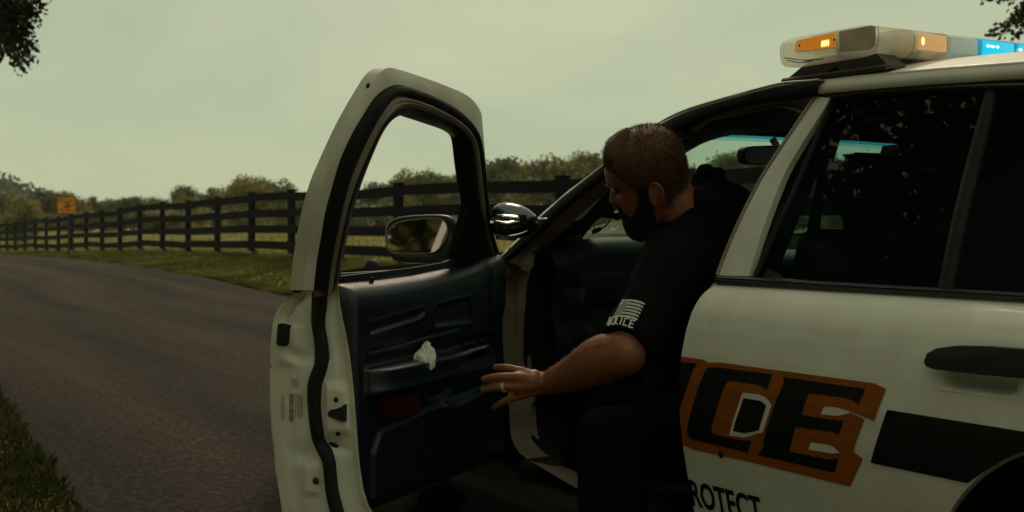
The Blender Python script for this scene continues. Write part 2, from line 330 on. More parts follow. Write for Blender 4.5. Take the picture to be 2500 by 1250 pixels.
def blades(name, n, Rf, tf, hmin, hmax, wid, m, lean=.5, per=1, keep=None):
    R = Rf(n); t = tf(n)
    if keep is not None:
        k = keep(R, t); R = R[k]; t = t[k]
    n = len(R); z = gh(R, t)
    X = R * Rx + t * Fx; Y = R * Ry + t * Fy
    h = rng.uniform(hmin, hmax, n) * (1 + .5 * np.sin(X * 3.1) * np.sin(Y * 2.3)); a = rng.uniform(0, 2 * np.pi, n); l = rng.uniform(0, lean, n) * h
    dx, dy = np.cos(a), np.sin(a); la = rng.uniform(0, 2 * np.pi, n); lx, ly = np.cos(la) * l, np.sin(la) * l
    w = wid * rng.uniform(.6, 1.3, n)
    P = np.zeros((n, 4, 3))
    P[:, 0] = np.c_[X - dx * w, Y - dy * w, z - .01]; P[:, 1] = np.c_[X + dx * w, Y + dy * w, z - .01]
    P[:, 2] = np.c_[X + lx * .45 + dx * w * .7, Y + ly * .45 + dy * w * .7, z + h * .6]; P[:, 3] = np.c_[X + lx, Y + ly, z + h * (1 - .25 * (l / h))]
    idx = np.arange(n) * 4; F = np.c_[idx, idx + 1, idx + 2, idx + 3]
    return quads(name, P.reshape(-1, 3), F, m)
def quads(name, V, F, m, mesh_only=False):
    me = bpy.data.meshes.new(name); me.vertices.add(len(V)); me.vertices.foreach_set('co', np.asarray(V, np.float32).ravel())
    n = len(F); me.loops.add(n * 4); me.loops.foreach_set('vertex_index', np.asarray(F, np.int32).ravel())
    me.polygons.add(n); me.polygons.foreach_set('loop_start', np.arange(n, dtype=np.int32) * 4); me.polygons.foreach_set('loop_total', np.full(n, 4, np.int32))
    me.materials.append(m); me.update(calc_edges=True)
    if mesh_only: return me
    o = bpy.data.objects.new(name, me); COL.objects.link(o); return o
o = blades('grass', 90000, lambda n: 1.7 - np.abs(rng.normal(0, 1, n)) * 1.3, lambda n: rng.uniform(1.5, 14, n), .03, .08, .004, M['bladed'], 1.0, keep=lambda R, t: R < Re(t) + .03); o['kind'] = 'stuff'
edgeR = lambda n: np.where(rng.random(n) < .22, 6.83 + np.abs(rng.normal(0, .10, n)), rng.uniform(6.83, 10.5, n))
o = blades('grass', 150000, edgeR, lambda n: 8 + 52 * rng.random(n) ** 1.6, .025, .075, .009, M['blade'], .9); o['kind'] = 'stuff'
o = blades('grass', 60000, lambda n: 10.4 + 45 * rng.random(n) ** 1.5, lambda n: rng.uniform(5, 90, n), .05, .13, .02, M['bladef'], .9); o['kind'] = 'stuff'

# ------------------------------------------------------------------ fence
fence = thing('board_fence', 'long black four board fence running along the far side of the road', 'fence', Matrix.Translation(along(9.2, 20, float(gh(9.2, 20)))))
FI = fence.matrix_world.inverted()
def fR(t): return 9.2 + .0 * t + .35 * math.sin(t * .03)
step = 2.78; t0 = 3.4; k = 0; meP = None
def shape_mesh(mb, name, m):
    o_ = mb.make(name, m, smooth=False); me = o_.data; bpy.data.objects.remove(o_); return me
mb = MB(); mb.box((-.105, -.05, .12), (.105, .06, 1.50)); mb.box((-.12, -.065, 1.50), (.12, .075, 1.525)); bpost = shape_mesh(mb, 'post', M['wood'])
mb = MB(); mb.box((-.06, .02, -.3), (.06, .13, .14)); bfoot = shape_mesh(mb, 'post_foot', M['rawwood'])
nlinks = 34
for i in range(nlinks + 1):
    t = t0 + i * step; p = along(fR(t), t, float(gh(fR(t), t)))
    M4 = FI @ Matrix.Translation(p) @ Matrix(((Fx, Rx, 0, 0), (Fy, Ry, 0, 0), (0, 0, 1, 0), (0, 0, 0, 1))) @ Matrix.Rotation(random.uniform(-.025, .025), 4, 'Y')
    po = bpy.data.objects.new('post', bpost); COL.objects.link(po); po.parent = fence; po.matrix_local = M4
    ft = bpy.data.objects.new('post_foot', bfoot); COL.objects.link(ft); ft.parent = po
    if i < nlinks:
        t2 = t + step; q = along(fR(t2), t2, float(gh(fR(t2), t2)))
        for h_ in (1.37, 1.01, .65, .29):
            mb = MB(); j = [random.uniform(-.02, .02) for _ in range(2)]
            d = (q - p); d.z = 0; d.normalize(); nrm = Vector((d.y, -d.x, 0)) * .02
            if nrm.dot(Vector((-Rx, -Ry, 0))) < 0: nrm = -nrm
            a = p + Vector((0, 0, h_ + j[0])) - nrm * .5 + Vector((-Rx, -Ry, 0)) * .052; b_ = q + Vector((0, 0, h_ + j[1])) - nrm * .5 + Vector((-Rx, -Ry, 0)) * .052
            a = a + d * .003; b_ = b_ - d * .003; hh = Vector((0, 0, .091)); n2 = nrm * 1.1
            V = [a - hh, b_ - hh, b_ - hh + n2, a - hh + n2, a + hh, b_ + hh, b_ + hh + n2, a + hh + n2]
            mb.add([FI @ v for v in V], [(0, 3, 2, 1), (4, 5, 6, 7), (0, 1, 5, 4), (2, 3, 7, 6), (1, 2, 6, 5), (0, 4, 7, 3)]); mb.make('board', M['wood'], fence, smooth=False)

# ------------------------------------------------------------------ road sign
sp = W(163, 502, 38.0); zb = float(gh(7.75, 33))
sroot = thing('road_sign', 'small square orange sign on a thin dark post in the grass verge before the fence', 'sign', Matrix.Translation((sp.x, sp.y, zb)) @ Matrix.Rotation(R_(6), 4, 'Z'))
mb = MB(); mb.box((-.03 + .05, .02, -.1), (.03 + .05, .05, sp.z - zb + .2)); mb.make('post', M['steel'], sroot, smooth=False)
h = sp.z - zb; mb = MB(); mb.box((-.29, -.012, h - .26), (.29, .0, h + .27)); mb.make('sign_border', M['signb'], sroot, smooth=False)
mb = MB(); mb.box((-.265, -.018, h - .235), (.265, -.013, h + .245)); sf = mb.make('sign_face', M['signm'], sroot, smooth=False)
mb = MB()
for (x0, x1, y0, y1) in [(-.19, -.08, .16, .19), (-.05, .04, .13, .16), (.06, .17, .13, .18), (-.12, -.03, .08, .11), (.0, .09, .05, .10), (-.05, .12, -.01, .02), (-.09, .10, -.06, -.02), (-.19, .19, -.16, -.145)]:
    mb.box((x0, -.021, h + y0), (x1, -.019, h + y1))
mb.make('faded_marks', M['signd'], sf, smooth=False)
mb = MB()
for (x0, x1, y0, y1) in [(-.14, -.07, .13, .155), (-.03, .05, .165, .185), (.10, .14, .10, .15), (-.13, -.10, -.09, -.02), (.10, .13, -.13, -.04), (-.06, .1, -.20, -.185)]:
    mb.box((x0, -.021, h + y0), (x1, -.019, h + y1))
mb.make('pale_marks', M['signw'], sf, smooth=False)

# ------------------------------------------------------------------ trees
def crown_mesh(name, H, Rad, nl, ls, m, seed, base=.22, blobs=16, sq=1.0, dense=.55):
    """leaf faces spread through an uneven cluster of boughs"""
    r = np.random.default_rng(seed); C = []; 
    for _ in range(blobs):
        a = r.uniform(0, 2 * np.pi); zz = r.uniform(base, .92); rr = Rad * r.uniform(.15, .8) * math.sqrt(max(.05, 1 - ((zz - .5) / .52) ** 2))
        C.append((rr * math.cos(a) * sq, rr * math.sin(a), zz * H, Rad * r.uniform(.22, .46)))
    C.append((0, 0, H * .62, Rad * .5)); C = np.array(C)
    w = C[:, 3] ** 2; idx = r.choice(len(C), nl, p=w / w.sum())
    d = r.normal(size=(nl, 3)); d /= np.linalg.norm(d, axis=1)[:, None]
    rad = C[idx, 3] * (1 - dense * r.random(nl) ** 1.7)
    P = C[idx, :3] + d * rad[:, None] * np.array([1, 1, .82]) * (1 + .25 * r.normal(size=(nl, 1)) * .5)
    nr = d + r.normal(size=(nl, 3)) * .6; nr /= np.linalg.norm(nr, axis=1)[:, None]
    a = np.cross(nr, r.normal(size=(nl, 3))); a /= np.linalg.norm(a, axis=1)[:, None] + 1e-9; b = np.cross(nr, a)
    s1 = ls * r.uniform(.6, 1.4, nl)[:, None]; s2 = s1 * r.uniform(.45, .8, nl)[:, None]
    V = np.stack([P - a * s1, P - b * s2 + a * s1 * .1, P + a * s1, P + b * s2], 1).reshape(-1, 3)
    i = np.arange(nl) * 4; return quads(name, V, np.c_[i, i + 1, i + 2, i + 3], m, True), C
def trunk_mesh(name, H, Rad, C, r0, seed):
    mb = MB(); r = random.Random(seed)
    top = Vector((0, 0, H * .62)); mb.tube([(0, 0, -.3), (.02 * H * r.uniform(-1, 1), 0, H * .2), (.03 * H * r.uniform(-1, 1), .02 * H, H * .42), top], [r0 * 1.3, r0, r0 * .75, r0 * .35], 9)
    for c in C[:10]:
        z0 = H * r.uniform(.16, .4); mid = Vector((c[0] * .5, c[1] * .5, (z0 + c[2]) * .5 + .04 * H))
        mb.tube([(0, 0, z0), mid, (c[0], c[1], c[2])], [r0 * .45, r0 * .28, r0 * .08], 6)
    o_ = mb.make(name, M['bark']); me = o_.data; bpy.data.objects.remove(o_); return me
VAR = []
for k, (H, Rad, nl, m_, sd) in enumerate([(8.5, 4.2, 5200, 'leafA', 1), (7.5, 4.4, 5200, 'leafC', 2), (9.5, 4.0, 5200, 'leafB', 3), (8, 5, 6000, 'leafA', 4), (6.5, 3.6, 4200, 'leafB', 5), (4.0, 3.6, 3000, 'leafC', 6), (3.2, 3.4, 2600, 'leafA', 7)]):
    me, C = crown_mesh('crown', H, Rad, nl, .21 if H > 5 else .15, M[m_], sd, base=.2 if H > 5 else .08, blobs=20)
    VAR.append((me, trunk_mesh('trunk', H, Rad, C, .22 if H > 5 else .1, sd)))
def put_tree(k, p, sc, rz, label, cat='tree', group=None, name='tree', sz=1):
    o_ = thing(name, label, cat, Matrix.Translation(p) @ Matrix.Rotation(rz, 4, 'Z') @ Matrix.Diagonal((sc, sc, sc * sz, 1)), group)
    for n_, me in (('crown', VAR[k][0]), ('trunk', VAR[k][1])):
        c = bpy.data.objects.new(n_, me); COL.objects.link(c); c.parent = o_
    return o_
def tree_at(px, ytop, d, k, label, grp=None, cat='tree', name='tree', wide=1.0):
    x = (px - 1250) / FPX * d; R = x * Rx + d * Ry; t = x * Fx + d * Fy; zg = float(gh(R, t)); ht = HC + (HY - ytop) / FPX * d - zg
    Hn = [8.5, 7.5, 9.5, 8, 6.5, 4.0, 3.2][k] * .98
    s = ht / Hn; o_ = put_tree(k, (x, d, zg - .1), s * wide, random.uniform(0, 6.28), label, cat, grp, name, 1 / wide); return o_
TG = 'trees along the far edge of the field'
TL = 'olive green tree in the hazy line beyond the field'
main = [
 (20, 472, 120, 0, 'dark round tree at the left picture edge behind the yellowish tree', 1.1), (55, 480, 85, 1, 'yellowish bushy tree left of the orange sign', 1.0),
 (108, 462, 125, 2, 'dark tree rising behind the orange sign to its left', 1.2), (150, 468, 128, 3, 'grey green tree directly behind the orange sign', 1.1),
 (197, 488, 95, 1, 'low yellow green tree just right of the orange sign', .9), (222, 478, 130, 2, 'dark open tree right of the orange sign', .9),
 (262, 488, 150, 0, 'hazy tree at the dip in the tree line', 1.2), (318, 486, 150, 4, 'dark low tree just right of the dip in the tree line', 1.2), (372, 484, 150, 3, 'hazy broad tree between the dip and the two middle crowns', 1.2),
 (445, 458, 140, 0, 'first of the two rounded tree crowns in the middle distance', 1.0), (518, 456, 140, 2, 'second of the two rounded tree crowns, darker', 1.0),
 (462, 482, 110, 1, 'small yellowish tree in front of the rounded crowns', .9), (604, 432, 135, 1, 'tall pale olive tree, highest left of the car door', 1.05), (655, 442, 137, 3, 'tall tree just right of the pale olive one', 1.0),
 (690, 462, 140, 0, 'tree falling away beside the open door frame', .9)]
for px, yt, d, k, lb, wd_ in main: tree_at(px, yt, d, k, lb, wide=wd_)
more = [(790, 480, 140, 4, 1), (838, 470, 145, 0, 1), (880, 478, 140, 2, 1), (935, 455, 140, 4, 1), (985, 435, 135, 0, 1), (1035, 420, 132, 3, 1), (1085, 428, 140, 2, 1), (1135, 424, 135, 0, 1.1), (1180, 405, 130, 2, 1), (1222, 402, 132, 4, 1), (1268, 415, 130, 1, 1), (1320, 396, 120, 3, 1), (1375, 388, 120, 1, 1), (1425, 382, 118, 0, 1), (1470, 388, 120, 3, 1),
        (1530, 395, 130, 2, 1), (1600, 392, 130, 0, 1), (1680, 410, 130, 3, 1), (1745, 392, 120, 2, 1), (1800, 380, 110, 0, 1), (1865, 372, 110, 3, 1), (1930, 385, 110, 4, 1), (2010, 380, 110, 0, 1), (2090, 388, 110, 2, 1), (2160, 380, 110, 3, 1), (2240, 390, 120, 0, 1), (2330, 385, 120, 2, 1), (2420, 380, 120, 3, 1), (2520, 385, 120, 0, 1), (410, 488, 165, 2, 1.3), (575, 470, 165, 0, 1.3), (730, 470, 165, 2, 1.3), (-60, 462, 120, 2, 1.2), (-140, 470, 120, 0, 1.2)]
ORD = ['first', 'second', 'third', 'fourth', 'fifth', 'sixth', 'seventh', 'eighth', 'ninth', 'tenth', 'eleventh', 'twelfth', 'thirteenth', 'fourteenth', 'fifteenth', 'sixteenth', 'seventeenth']
ZONES = [(-400, 0, 'just outside the left picture edge'), (0, 330, 'near the orange sign'), (330, 760, 'left of the open door'), (760, 880, 'behind the door frame'), (880, 1190, 'seen through the door window'), (1190, 1480, 'between the door and the man'), (1480, 1700, 'behind the man and windscreen pillar'), (1700, 2000, 'seen through the windscreen'), (2000, 9999, 'behind the rear window')]
def zoned(px, base, cnt={}):
    z = [q[2] for q in ZONES if q[0] <= px < q[1]][0]; k = cnt[(base, z)] = cnt.get((base, z), -1) + 1
    return '%s, %s from left of those %s' % (base, ORD[k], z)
for px, yt, d, k, wd_ in sorted(more): tree_at(px, yt, d, k, zoned(px, 'hazy far tree'), TG, wide=wd_)
BG_ = 'bushes along the field edge under the trees'
for px in range(-80, 2600, 52):
    d = random.uniform(88, 112) if px < 700 else random.uniform(95, 110)
    tree_at(px + random.uniform(-14, 14), random.uniform(514, 534) - max(0, min(1, (px - 300) / 900)) * 14, d, random.choice([5, 6, 6]), zoned(px, 'low field bush'), BG_, 'bush', 'bush', random.uniform(1.2, 1.6))
# far wooded hill
rows = []
for i in range(40):
    a = i / 39
    row = []
    for j in range(70):
        x = -236 + 170 * (j / 69); y = 290 + 120 * a
        hz = 17.5 * math.exp(-((x + 150) / 26) ** 2) * math.sin(math.pi * min(1, a * 1.2 + .02)) + 9 * math.exp(-((x + 190) / 40) ** 2) * math.sin(math.pi * a)
        hz += 1.6 * noise.fractal(Vector((x * .09, y * .09, 0)), .9, 2.1, 4) + .9 * noise.noise(Vector((x * .4, y * .4, 1)))
        row.append((x, y, hz - 4))
    rows.append(row)
hr = np.array(rows); nh = 15000; ii = rng.integers(0, hr.shape[0], nh); jj = rng.integers(0, hr.shape[1], nh); P = hr[ii, jj] + rng.normal(size=(nh, 3)) * np.array([1.6, 2.6, .9]) + np.array([0, 0, .9])
a_ = rng.normal(size=(nh, 3)); a_ /= np.linalg.norm(a_, axis=1)[:, None]; b_ = np.cross(a_, rng.normal(size=(nh, 3))); b_ /= np.linalg.norm(b_, axis=1)[:, None]; s_1 = rng.uniform(.4, 1.1, nh)[:, None]
o = quads('hillside_wood', np.stack([P - a_ * s_1, P - b_ * s_1 * .7, P + a_ * s_1, P + b_ * s_1 * .7], 1).reshape(-1, 3), np.arange(nh * 4).reshape(-1, 4), M['leafB']); o['kind'] = 'stuff'
V, F = grid(rows); obj('hill', V, F, mat('wooded_hill', (.045, .055, .030), .95, var=(.02, .028, .016), vscale=.12, bump=1, bscale=.4), kind='structure')
# small farmhouse seen through the boards
fh = W(408, 560, 118); fh.z = float(gh(fh.x * Rx + fh.y * Ry, fh.x * Fx + fh.y * Fy))
house = thing('farmhouse', 'small pale pinkish house far off, seen through the gaps between the boards', 'house', Matrix.Translation(fh) @ Matrix.Rotation(.25, 4, 'Z'))
mb = MB(); mb.box((-1.1, -1, 0), (1.1, 1, 1.35)); mb.make('wall', mat('pale_render', (.62, .52, .47), .8, var=(.5, .4, .36), vscale=2), house, smooth=False)
mb = MB(); mb.prism([(-1.3, -1.2, 1.36), (-1.3, 1.2, 1.36), (-1.3, 0, 2.0)], (2.6, 0, 0)); mb.make('roof', mat('brown_roof', (.12, .06, .045), .8), house, smooth=False)
for x in (-.6, .25):
    mb = MB(); mb.box((x, -1.03, .6), (x + .35, -1.004, 1.05)); mb.make('window', M['trim'], house, smooth=False)

# near trees: trunks stand outside the frame, boughs hang into it
def near_tree(name, base, H, Rad, nl, ls, label, seed, extra=None, cmat='leafN', dense=.8):
    me, C = crown_mesh('crown', H, Rad, nl, ls, M[cmat], seed, base=.34, blobs=26, dense=dense)
    o_ = thing(name, label, 'tree', Matrix.Translation(base))
    c = bpy.data.objects.new('crown', me); COL.objects.link(c); c.parent = o_
    tm = trunk_mesh('trunk', H, Rad, C, .28, seed); c = bpy.data.objects.new('trunk', tm); COL.objects.link(c); c.parent = o_
    return o_
def bough(root, tips, start, nl, ls, spread, seed):
    """a hanging bough: twigs from start to each tip with leaves strewn along them; world coordinates"""
    r = np.random.default_rng(seed); inv = root.matrix_world.inverted(); mb = MB(); P = []; D = []
    st = Vector(start)
    for tp in tips:
        tp = Vector(tp); mid = st.lerp(tp, .5) + Vector((0, 0, .12))
        pts = cr([st, mid, tp], 14); mb.tube([inv @ Vector(p) for p in pts], list(np.linspace(.018, .003, 14)), 5)
        for _ in range(nl // len(tips)):
            k = 3 + int(r.random() ** .7 * 11); k = min(13, k); q = pts[k] + r.normal(size=3) * spread * np.array([1, 1, .8]) * r.random() ** .5; P.append(q); D.append((pts[-1] - pts[0]))
    P = np.array(P); n = len(P); D = np.array(D); D /= np.linalg.norm(D, axis=1)[:, None]
    a = D * .8 + r.normal(size=(n, 3)) * .55 + np.array([0, 0, -.25]); a /= np.linalg.norm(a, axis=1)[:, None]
    b = np.cross(a, r.normal(size=(n, 3))); b /= np.linalg.norm(b, axis=1)[:, None]
    s1 = ls * r.uniform(.6, 1.3, n)[:, None]; s2 = s1 * .36
    V = np.stack([P, P + a * s1 * .5 - b * s2, P + a * s1, P + a * s1 * .5 + b * s2], 1).reshape(-1, 3)
    V = (np.array(inv.to_3x3()) @ V.T).T + np.array(inv.translation)
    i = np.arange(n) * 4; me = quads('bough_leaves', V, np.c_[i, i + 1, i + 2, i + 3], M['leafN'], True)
    c = bpy.data.objects.new('bough_leaves', me); COL.objects.link(c); c.parent = root
    mb.make('bough', M['bark'], root)
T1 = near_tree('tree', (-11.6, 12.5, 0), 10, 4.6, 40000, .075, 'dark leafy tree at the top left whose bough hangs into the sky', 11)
bough(T1, [W(px, py, 13 + random.uniform(-.3, .3)) for px, py in [(52, 165), (30, 120), (62, 120), (70, 95), (60, 60), (78, 30), (92, 8), (20, 60), (4, 130), (45, 20), (66, 75), (10, 30), (70, 140), (40, 150), (85, 45)]], W(-60, -60, 13.2), 2300, .062, .062, 21)
bough(T1, [W(px, py, 13.3) for px, py in [(10, 20), (30, 60), (20, 100), (50, 40), (5, 70)]], W(-70, -80, 13.2), 900, .065, .09, 22)
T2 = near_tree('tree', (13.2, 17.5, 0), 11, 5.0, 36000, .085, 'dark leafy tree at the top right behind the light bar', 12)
bough(T2, [W(px, py, 15 + random.uniform(-.3, .3)) for px, py in [(2462, 52), (2475, 30), (2490, 62), (2450, 62), (2500, 20), (2480, 82), (2440, 88), (2420, 80), (2402, 2), (2440, -4)]], W(2590, 20, 15.2), 520, .07, .06, 23)
near_tree('tree', (-8.8, 1.6, .05), 12.5, 6.2, 300000, .070, 'big tree spreading over the left verge, mirrored dark in the rear window', 30, dense=.6)
for k in range(11): put_tree(random.choice([5, 6, 3]), (-20 + 3.2 * k, -21 - random.uniform(0, 5), 0), random.uniform(1.7, 2.4), k * 1.3, 'dense bush behind the photographer, mirrored in the door mirror, %s of its row' % ORD[k], 'bush', 'undergrowth behind the photographer', 'bush')
for k, (x, y) in enumerate([(-11.5, 6.8), (-9.5, -8)]):
    near_tree('tree', (x, y, .05), 9.5 + (k % 3) * .8, 4.6, 24000, .14, ['big tree farther off beyond the left verge', 'big tree behind the photographer near the left verge', 'big tree behind the photographer, left of the road', 'big tree behind the photographer on the road side', 'big tree behind the car on the right'][k], 31 + k)

# ================================================================== the patrol car
car = thing('patrol_car', 'white police sedan with its front door wide open, roof light bar and orange lettering', 'police car', CAR_M)
def taper(u): return (.16 * max(0, (-.7 - u) / 1.15) ** 2) + (.12 * max(0, (u - 2.35) / 1.15) ** 2)
WHEELS = (-.74, 2.17)
def zbot(u, z0=.30):
    for c in WHEELS:
        if abs(u - c) < .40: z0 = max(z0, .33 + math.sqrt(.16 - (u - c) ** 2))
    return z0
def uset(u0, u1, n):
    a = set(np.linspace(u0, u1, n))
    for c in WHEELS:
        for s in np.linspace(-1, 1, 25):
            x = c + .3999 * math.sin(s * math.pi / 2)
            if u0 < x < u1: a.add(x)
    return sorted(a)
ZP = sorted(set([z for z, v in PROF if .3 <= z <= .955] + list(np.linspace(.30, .955, 40))))
def fronttop(u):  # belt / fender line
    return .948 if u > -.1 else .948 - .035 * ((-.1 - u) / .6) - .085 * max(0, (-.7 - u) / 1.1) ** 1.6
def skin(name, u0, u1, n, ztopf=None, mirror=False, parent=car, m='paint', z0=.30):
    rows = []
    for u in uset(u0, u1, n):
        zb = zbot(u, z0); zt = ztopf(u) if ztopf else .948; row = []
        for k in range(44):
            f = k / 43; z = zb + (zt - zb) * (1 - (1 - f) ** 1.25); zz = z + (.948 - zt) * sm(z, .6, .9); v = vside(min(.955, float(zz))) + taper(u)
            row.append((u, 1.72 - v if mirror else v, z))
        # returns: inward at the lower edge (or arch lip) and at the top
        v0 = row[0][1]; sgn = -1 if mirror else 1
        row = [(u, v0 + sgn * .016, row[0][2] + .004), (u, v0 + sgn * .012, row[0][2] - .003)] + row
        rows.append(row)
    ft = rows[0]; bk = rows[-1]; sgn = -1 if mirror else 1
    rows = [[(p[0] + .006, p[1] + sgn * .05, p[2]) for p in ft]] + [[(p[0] + .001, p[1] + sgn * .006, p[2]) for p in ft]] + rows + [[(p[0] - .001, p[1] + sgn * .006, p[2]) for p in bk], [(p[0] - .006, p[1] + sgn * .05, p[2]) for p in bk]]
    V, F = grid(rows); o = obj(name, V, F, M[m], parent); return sharp(o, 50)
rdoor = skin('rear_door', 1.058, 2.082, 26)
skin('rear_quarter', 2.088, 3.50, 24)
skin('front_fender', -1.85, -.018, 30, fronttop, z0=.38)
skin('front_fender', -1.85, -.018, 30, fronttop, True)
skin('front_door', -.012, 1.052, 12, None, True)['label'] = 'closed front door on the far side'
skin('rear_door', 1.058, 2.082, 16, None, True)['label'] = 'closed rear door on the far side'
skin('rear_quarter', 2.088, 3.50, 24, None, True)
# rocker under the doors
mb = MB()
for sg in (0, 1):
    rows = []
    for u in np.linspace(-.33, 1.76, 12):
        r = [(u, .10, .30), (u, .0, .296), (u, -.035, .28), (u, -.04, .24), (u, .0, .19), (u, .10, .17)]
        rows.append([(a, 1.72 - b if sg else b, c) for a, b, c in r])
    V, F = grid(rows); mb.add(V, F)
mb.make('rocker_panel', mat('shaded_sill_paint', (.022, .018, .017), .8, var=(.012, .010, .010), vscale=12), car)  # body paint turned near black; the shade under the sill is in the colour

# roof ---------------------------------------------------------------
ZD = [(.3, 1.375), (.45, 1.40), (.57, 1.405), (.7, 1.412), (.85, 1.420), (1.1, 1.418), (1.5, 1.404), (2.0, 1.379), (2.3, 1.345), (2.6, 1.27)]
def zd(u): return interp(u, ZD)
def ut(v): return .60 - .20 * (1 - ((v - .86) / .66) ** 2)      # front header line in plan
def ur(v): return 2.42 + .14 * (1 - ((v - .86) / .66) ** 2)      # rear header
ZR = [(.3, 1.325), (.57, 1.374), (.71, 1.406), (.85, 1.423), (1.07, 1.443), (1.3, 1.440), (1.5, 1.432), (2.0, 1.407), (2.3, 1.373), (2.6, 1.298)]
def roofz(u, v):
    t = min(1, abs(v - .86) / .66); return interp(u, ZR) + .080 * (1 - t ** 2.4)
rows = []
for k in range(41):
    v = .20 + 1.32 * k / 40; f = []
    for i in range(37):
        u = ut(v) + (ur(v) - ut(v)) * i / 36; f.append((u, v, roofz(u, v)))
    rows.append(f)
V, F = grid(rows); roof = obj('roof', V, F, M['paint'], car)
mo = roof.modifiers.new('s', 'SOLIDIFY'); mo.thickness = .012; mo.offset = -1
# rail below the roof skin: white behind the centre pillar, dark gutter before it
for sg in (0, 1):
    fl = (lambda v: 1.72 - v) if sg else (lambda v: v)
    rows = []
    for u in np.linspace(1.075, 2.45, 26):
        q = min(1, (u - 1.075) / .035); q = math.sqrt(max(0, 1 - (1 - q) ** 2)); zt_ = zd(u) + .029; zl = zt_ - .034 * q
        rows.append([(u, fl(.20 + .004), zt_), (u, fl(.190), zl + .018 * q), (u, fl(.187), zl), (u, fl(.215), zl - .001)])
    V, F = grid(rows); obj('roof_rail', V, F, M['paint'], car)
hl = []
for k in range(15):
    v = .22 + 1.28 * k / 14; hl.append([(ut(v) + .02 + (ur(v) - ut(v) - .04) * i / 12, v, roofz(ut(v) + (ur(v) - ut(v)) * i / 12, v) - .030) for i in range(13)])
V, F = grid(hl); obj('headliner', V, F, M['cabin'], car)

# door openings on the left -----------------------------------------
def vj(z, o=0): return (.02 if z < .955 else vside(z) + .02) + o
RING = [((1700, 1368), (1700, 1335)), ((1600, 1308), (1600, 1272)), ((1427, 1204), (1423, 1162)), ((1326, 1144), (1361, 1122)), ((1285, 1118), (1330, 1104)), ((1262, 1098), (1305, 1078)), ((1247, 1060), (1286, 1045)), ((1242, 986), (1278, 986)),
        ((1233, 900), (1279, 900)), ((1227, 832), (1280, 832)), ((1222, 760), (1284, 765)), ((1221, 700), (1289, 700)), ((1224, 660), (1295, 672)), ((1229, 638), (1303, 645)), ((1256, 614), (1317, 602)), ((1289, 584), (1331, 577)),
        ((1323, 554), (1352, 549)), ((1348, 527), (1375, 528)), ((1382, 497), (1412, 494)), ((1415, 470), (1440, 471)), ((1484, 416), (1500, 424)), ((1560, 362), (1580, 368)), ((1638, 318), (1654, 328)), ((1690, 294), (1710, 304)),
        ((1750, 274), (1790, 286)), ((1850, 251), (1850, 275)), ((1930, 240), (1914, 266)), ((1994, 230), (1962, 284))]
n = 150
A = cr([hit(CAR_M, 1, lambda z: vj(z), *a) for a, b in RING], n); B = cr([hit(CAR_M, 1, lambda z: vj(z, .075), *b) for a, b in RING], n)
rows = [A + np.array([0, .10, 0]), A + np.array([0, .012, 0]), A, A * .72 + B * .28 + np.array([0, -.004, 0]), A * .66 + B * .34 + np.array([0, .014, 0]), A * .35 + B * .65 + np.array([0, .010, 0]), A * .25 + B * .75 + np.array([0, -.012, 0]), B * .97 + A * .03, B, B + np.array([0, .006, 0])]
Vk, Fk = grid([list(B + np.array([0, .005, 0])), list(B + np.array([0, .06, 0])), list(B + np.array([0, .15, 0]))]); obj('kick_panel', Vk, Fk, M['cabin'], car)
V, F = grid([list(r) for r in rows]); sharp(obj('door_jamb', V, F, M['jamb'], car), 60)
mb = MB(); C_ = B + np.array([0, .004, 0]); mb.tube(C_, .008, 8); mb.make('door_seal', M['rubber'], car)
GUT = [((1221, 668), (1222, 672)), ((1227, 630), (1229, 640)), ((1252, 603), (1256, 616)), ((1274, 581), (1289, 587)), ((1298, 556), (1323, 557)), ((1326, 527), (1348, 530)), ((1358, 499), (1382, 500)), ((1392, 470), (1415, 473)), ((1482, 402), (1484, 419)),
       ((1545, 350), (1560, 365)), ((1606, 306), (1638, 321)), ((1670, 274), (1690, 297)), ((1738, 252), (1750, 277)), ((1850, 221), (1850, 254)), ((1914, 206), (1930, 243)), ((1975, 201), (1978, 236)), ((2006, 198), (1998, 234))]
A2 = cr([carP(*a, .012 - .042 * float(sm(a[0], 1600, 1850))) for a, b in GUT], 90); B2 = cr([carP(*b, .010 - .022 * float(sm(a[0], 1600, 1850))) for a, b in GUT], 90)
rows = [A2 + np.array([0, .10, .0]), A2 + np.array([0, .004, .002]), A2, A2 * .8 + B2 * .2 + np.array([0, -.010, 0]), A2 * .4 + B2 * .6 + np.array([0, -.006, 0]), B2, B2 + np.array([0, .02, 0])]
V, F = grid([list(r) for r in rows]); obj('drip_gutter', V, F, M['rubber'], car)
mb = MB(); mb.tube(A2 + np.array([0, -.004, .003]), .0035, 6); mb.make('gutter_trim', M['chrome'], car)
# inner pillar trim towards the windscreen
INN = [((1303, 700), (1345, 640)), ((1317, 612), (1370, 592)), ((1331, 587), (1383, 580)), ((1352, 556), (1415, 551)), ((1375, 536), (1440, 530)), ((1440, 478), (1482, 498)), ((1500, 430), (1540, 458)), ((1580, 374), (1600, 412)), ((1654, 334), (1672, 364)), ((1710, 308), (1758, 332)), ((1790, 288), (1850, 322)), ((1880, 268), (1925, 318)), ((1962, 284), (1990, 315))]
A3 = cr([hit(CAR_M, 1, lambda z: vj(z, .085), *a) for a, b in INN], 60); B3 = cr([hit(CAR_M, 1, lambda z: vj(z, .17), *b) for a, b in INN], 60)
V, F = grid([list(A3 + np.array([0, -.01, 0])), list(A3 * .5 + B3 * .5 + np.array([0, -.02, 0])), list(B3), list(B3 + np.array([-.02, .03, 0]))]); obj('pillar_trim', V, F, M['cabin'], car)
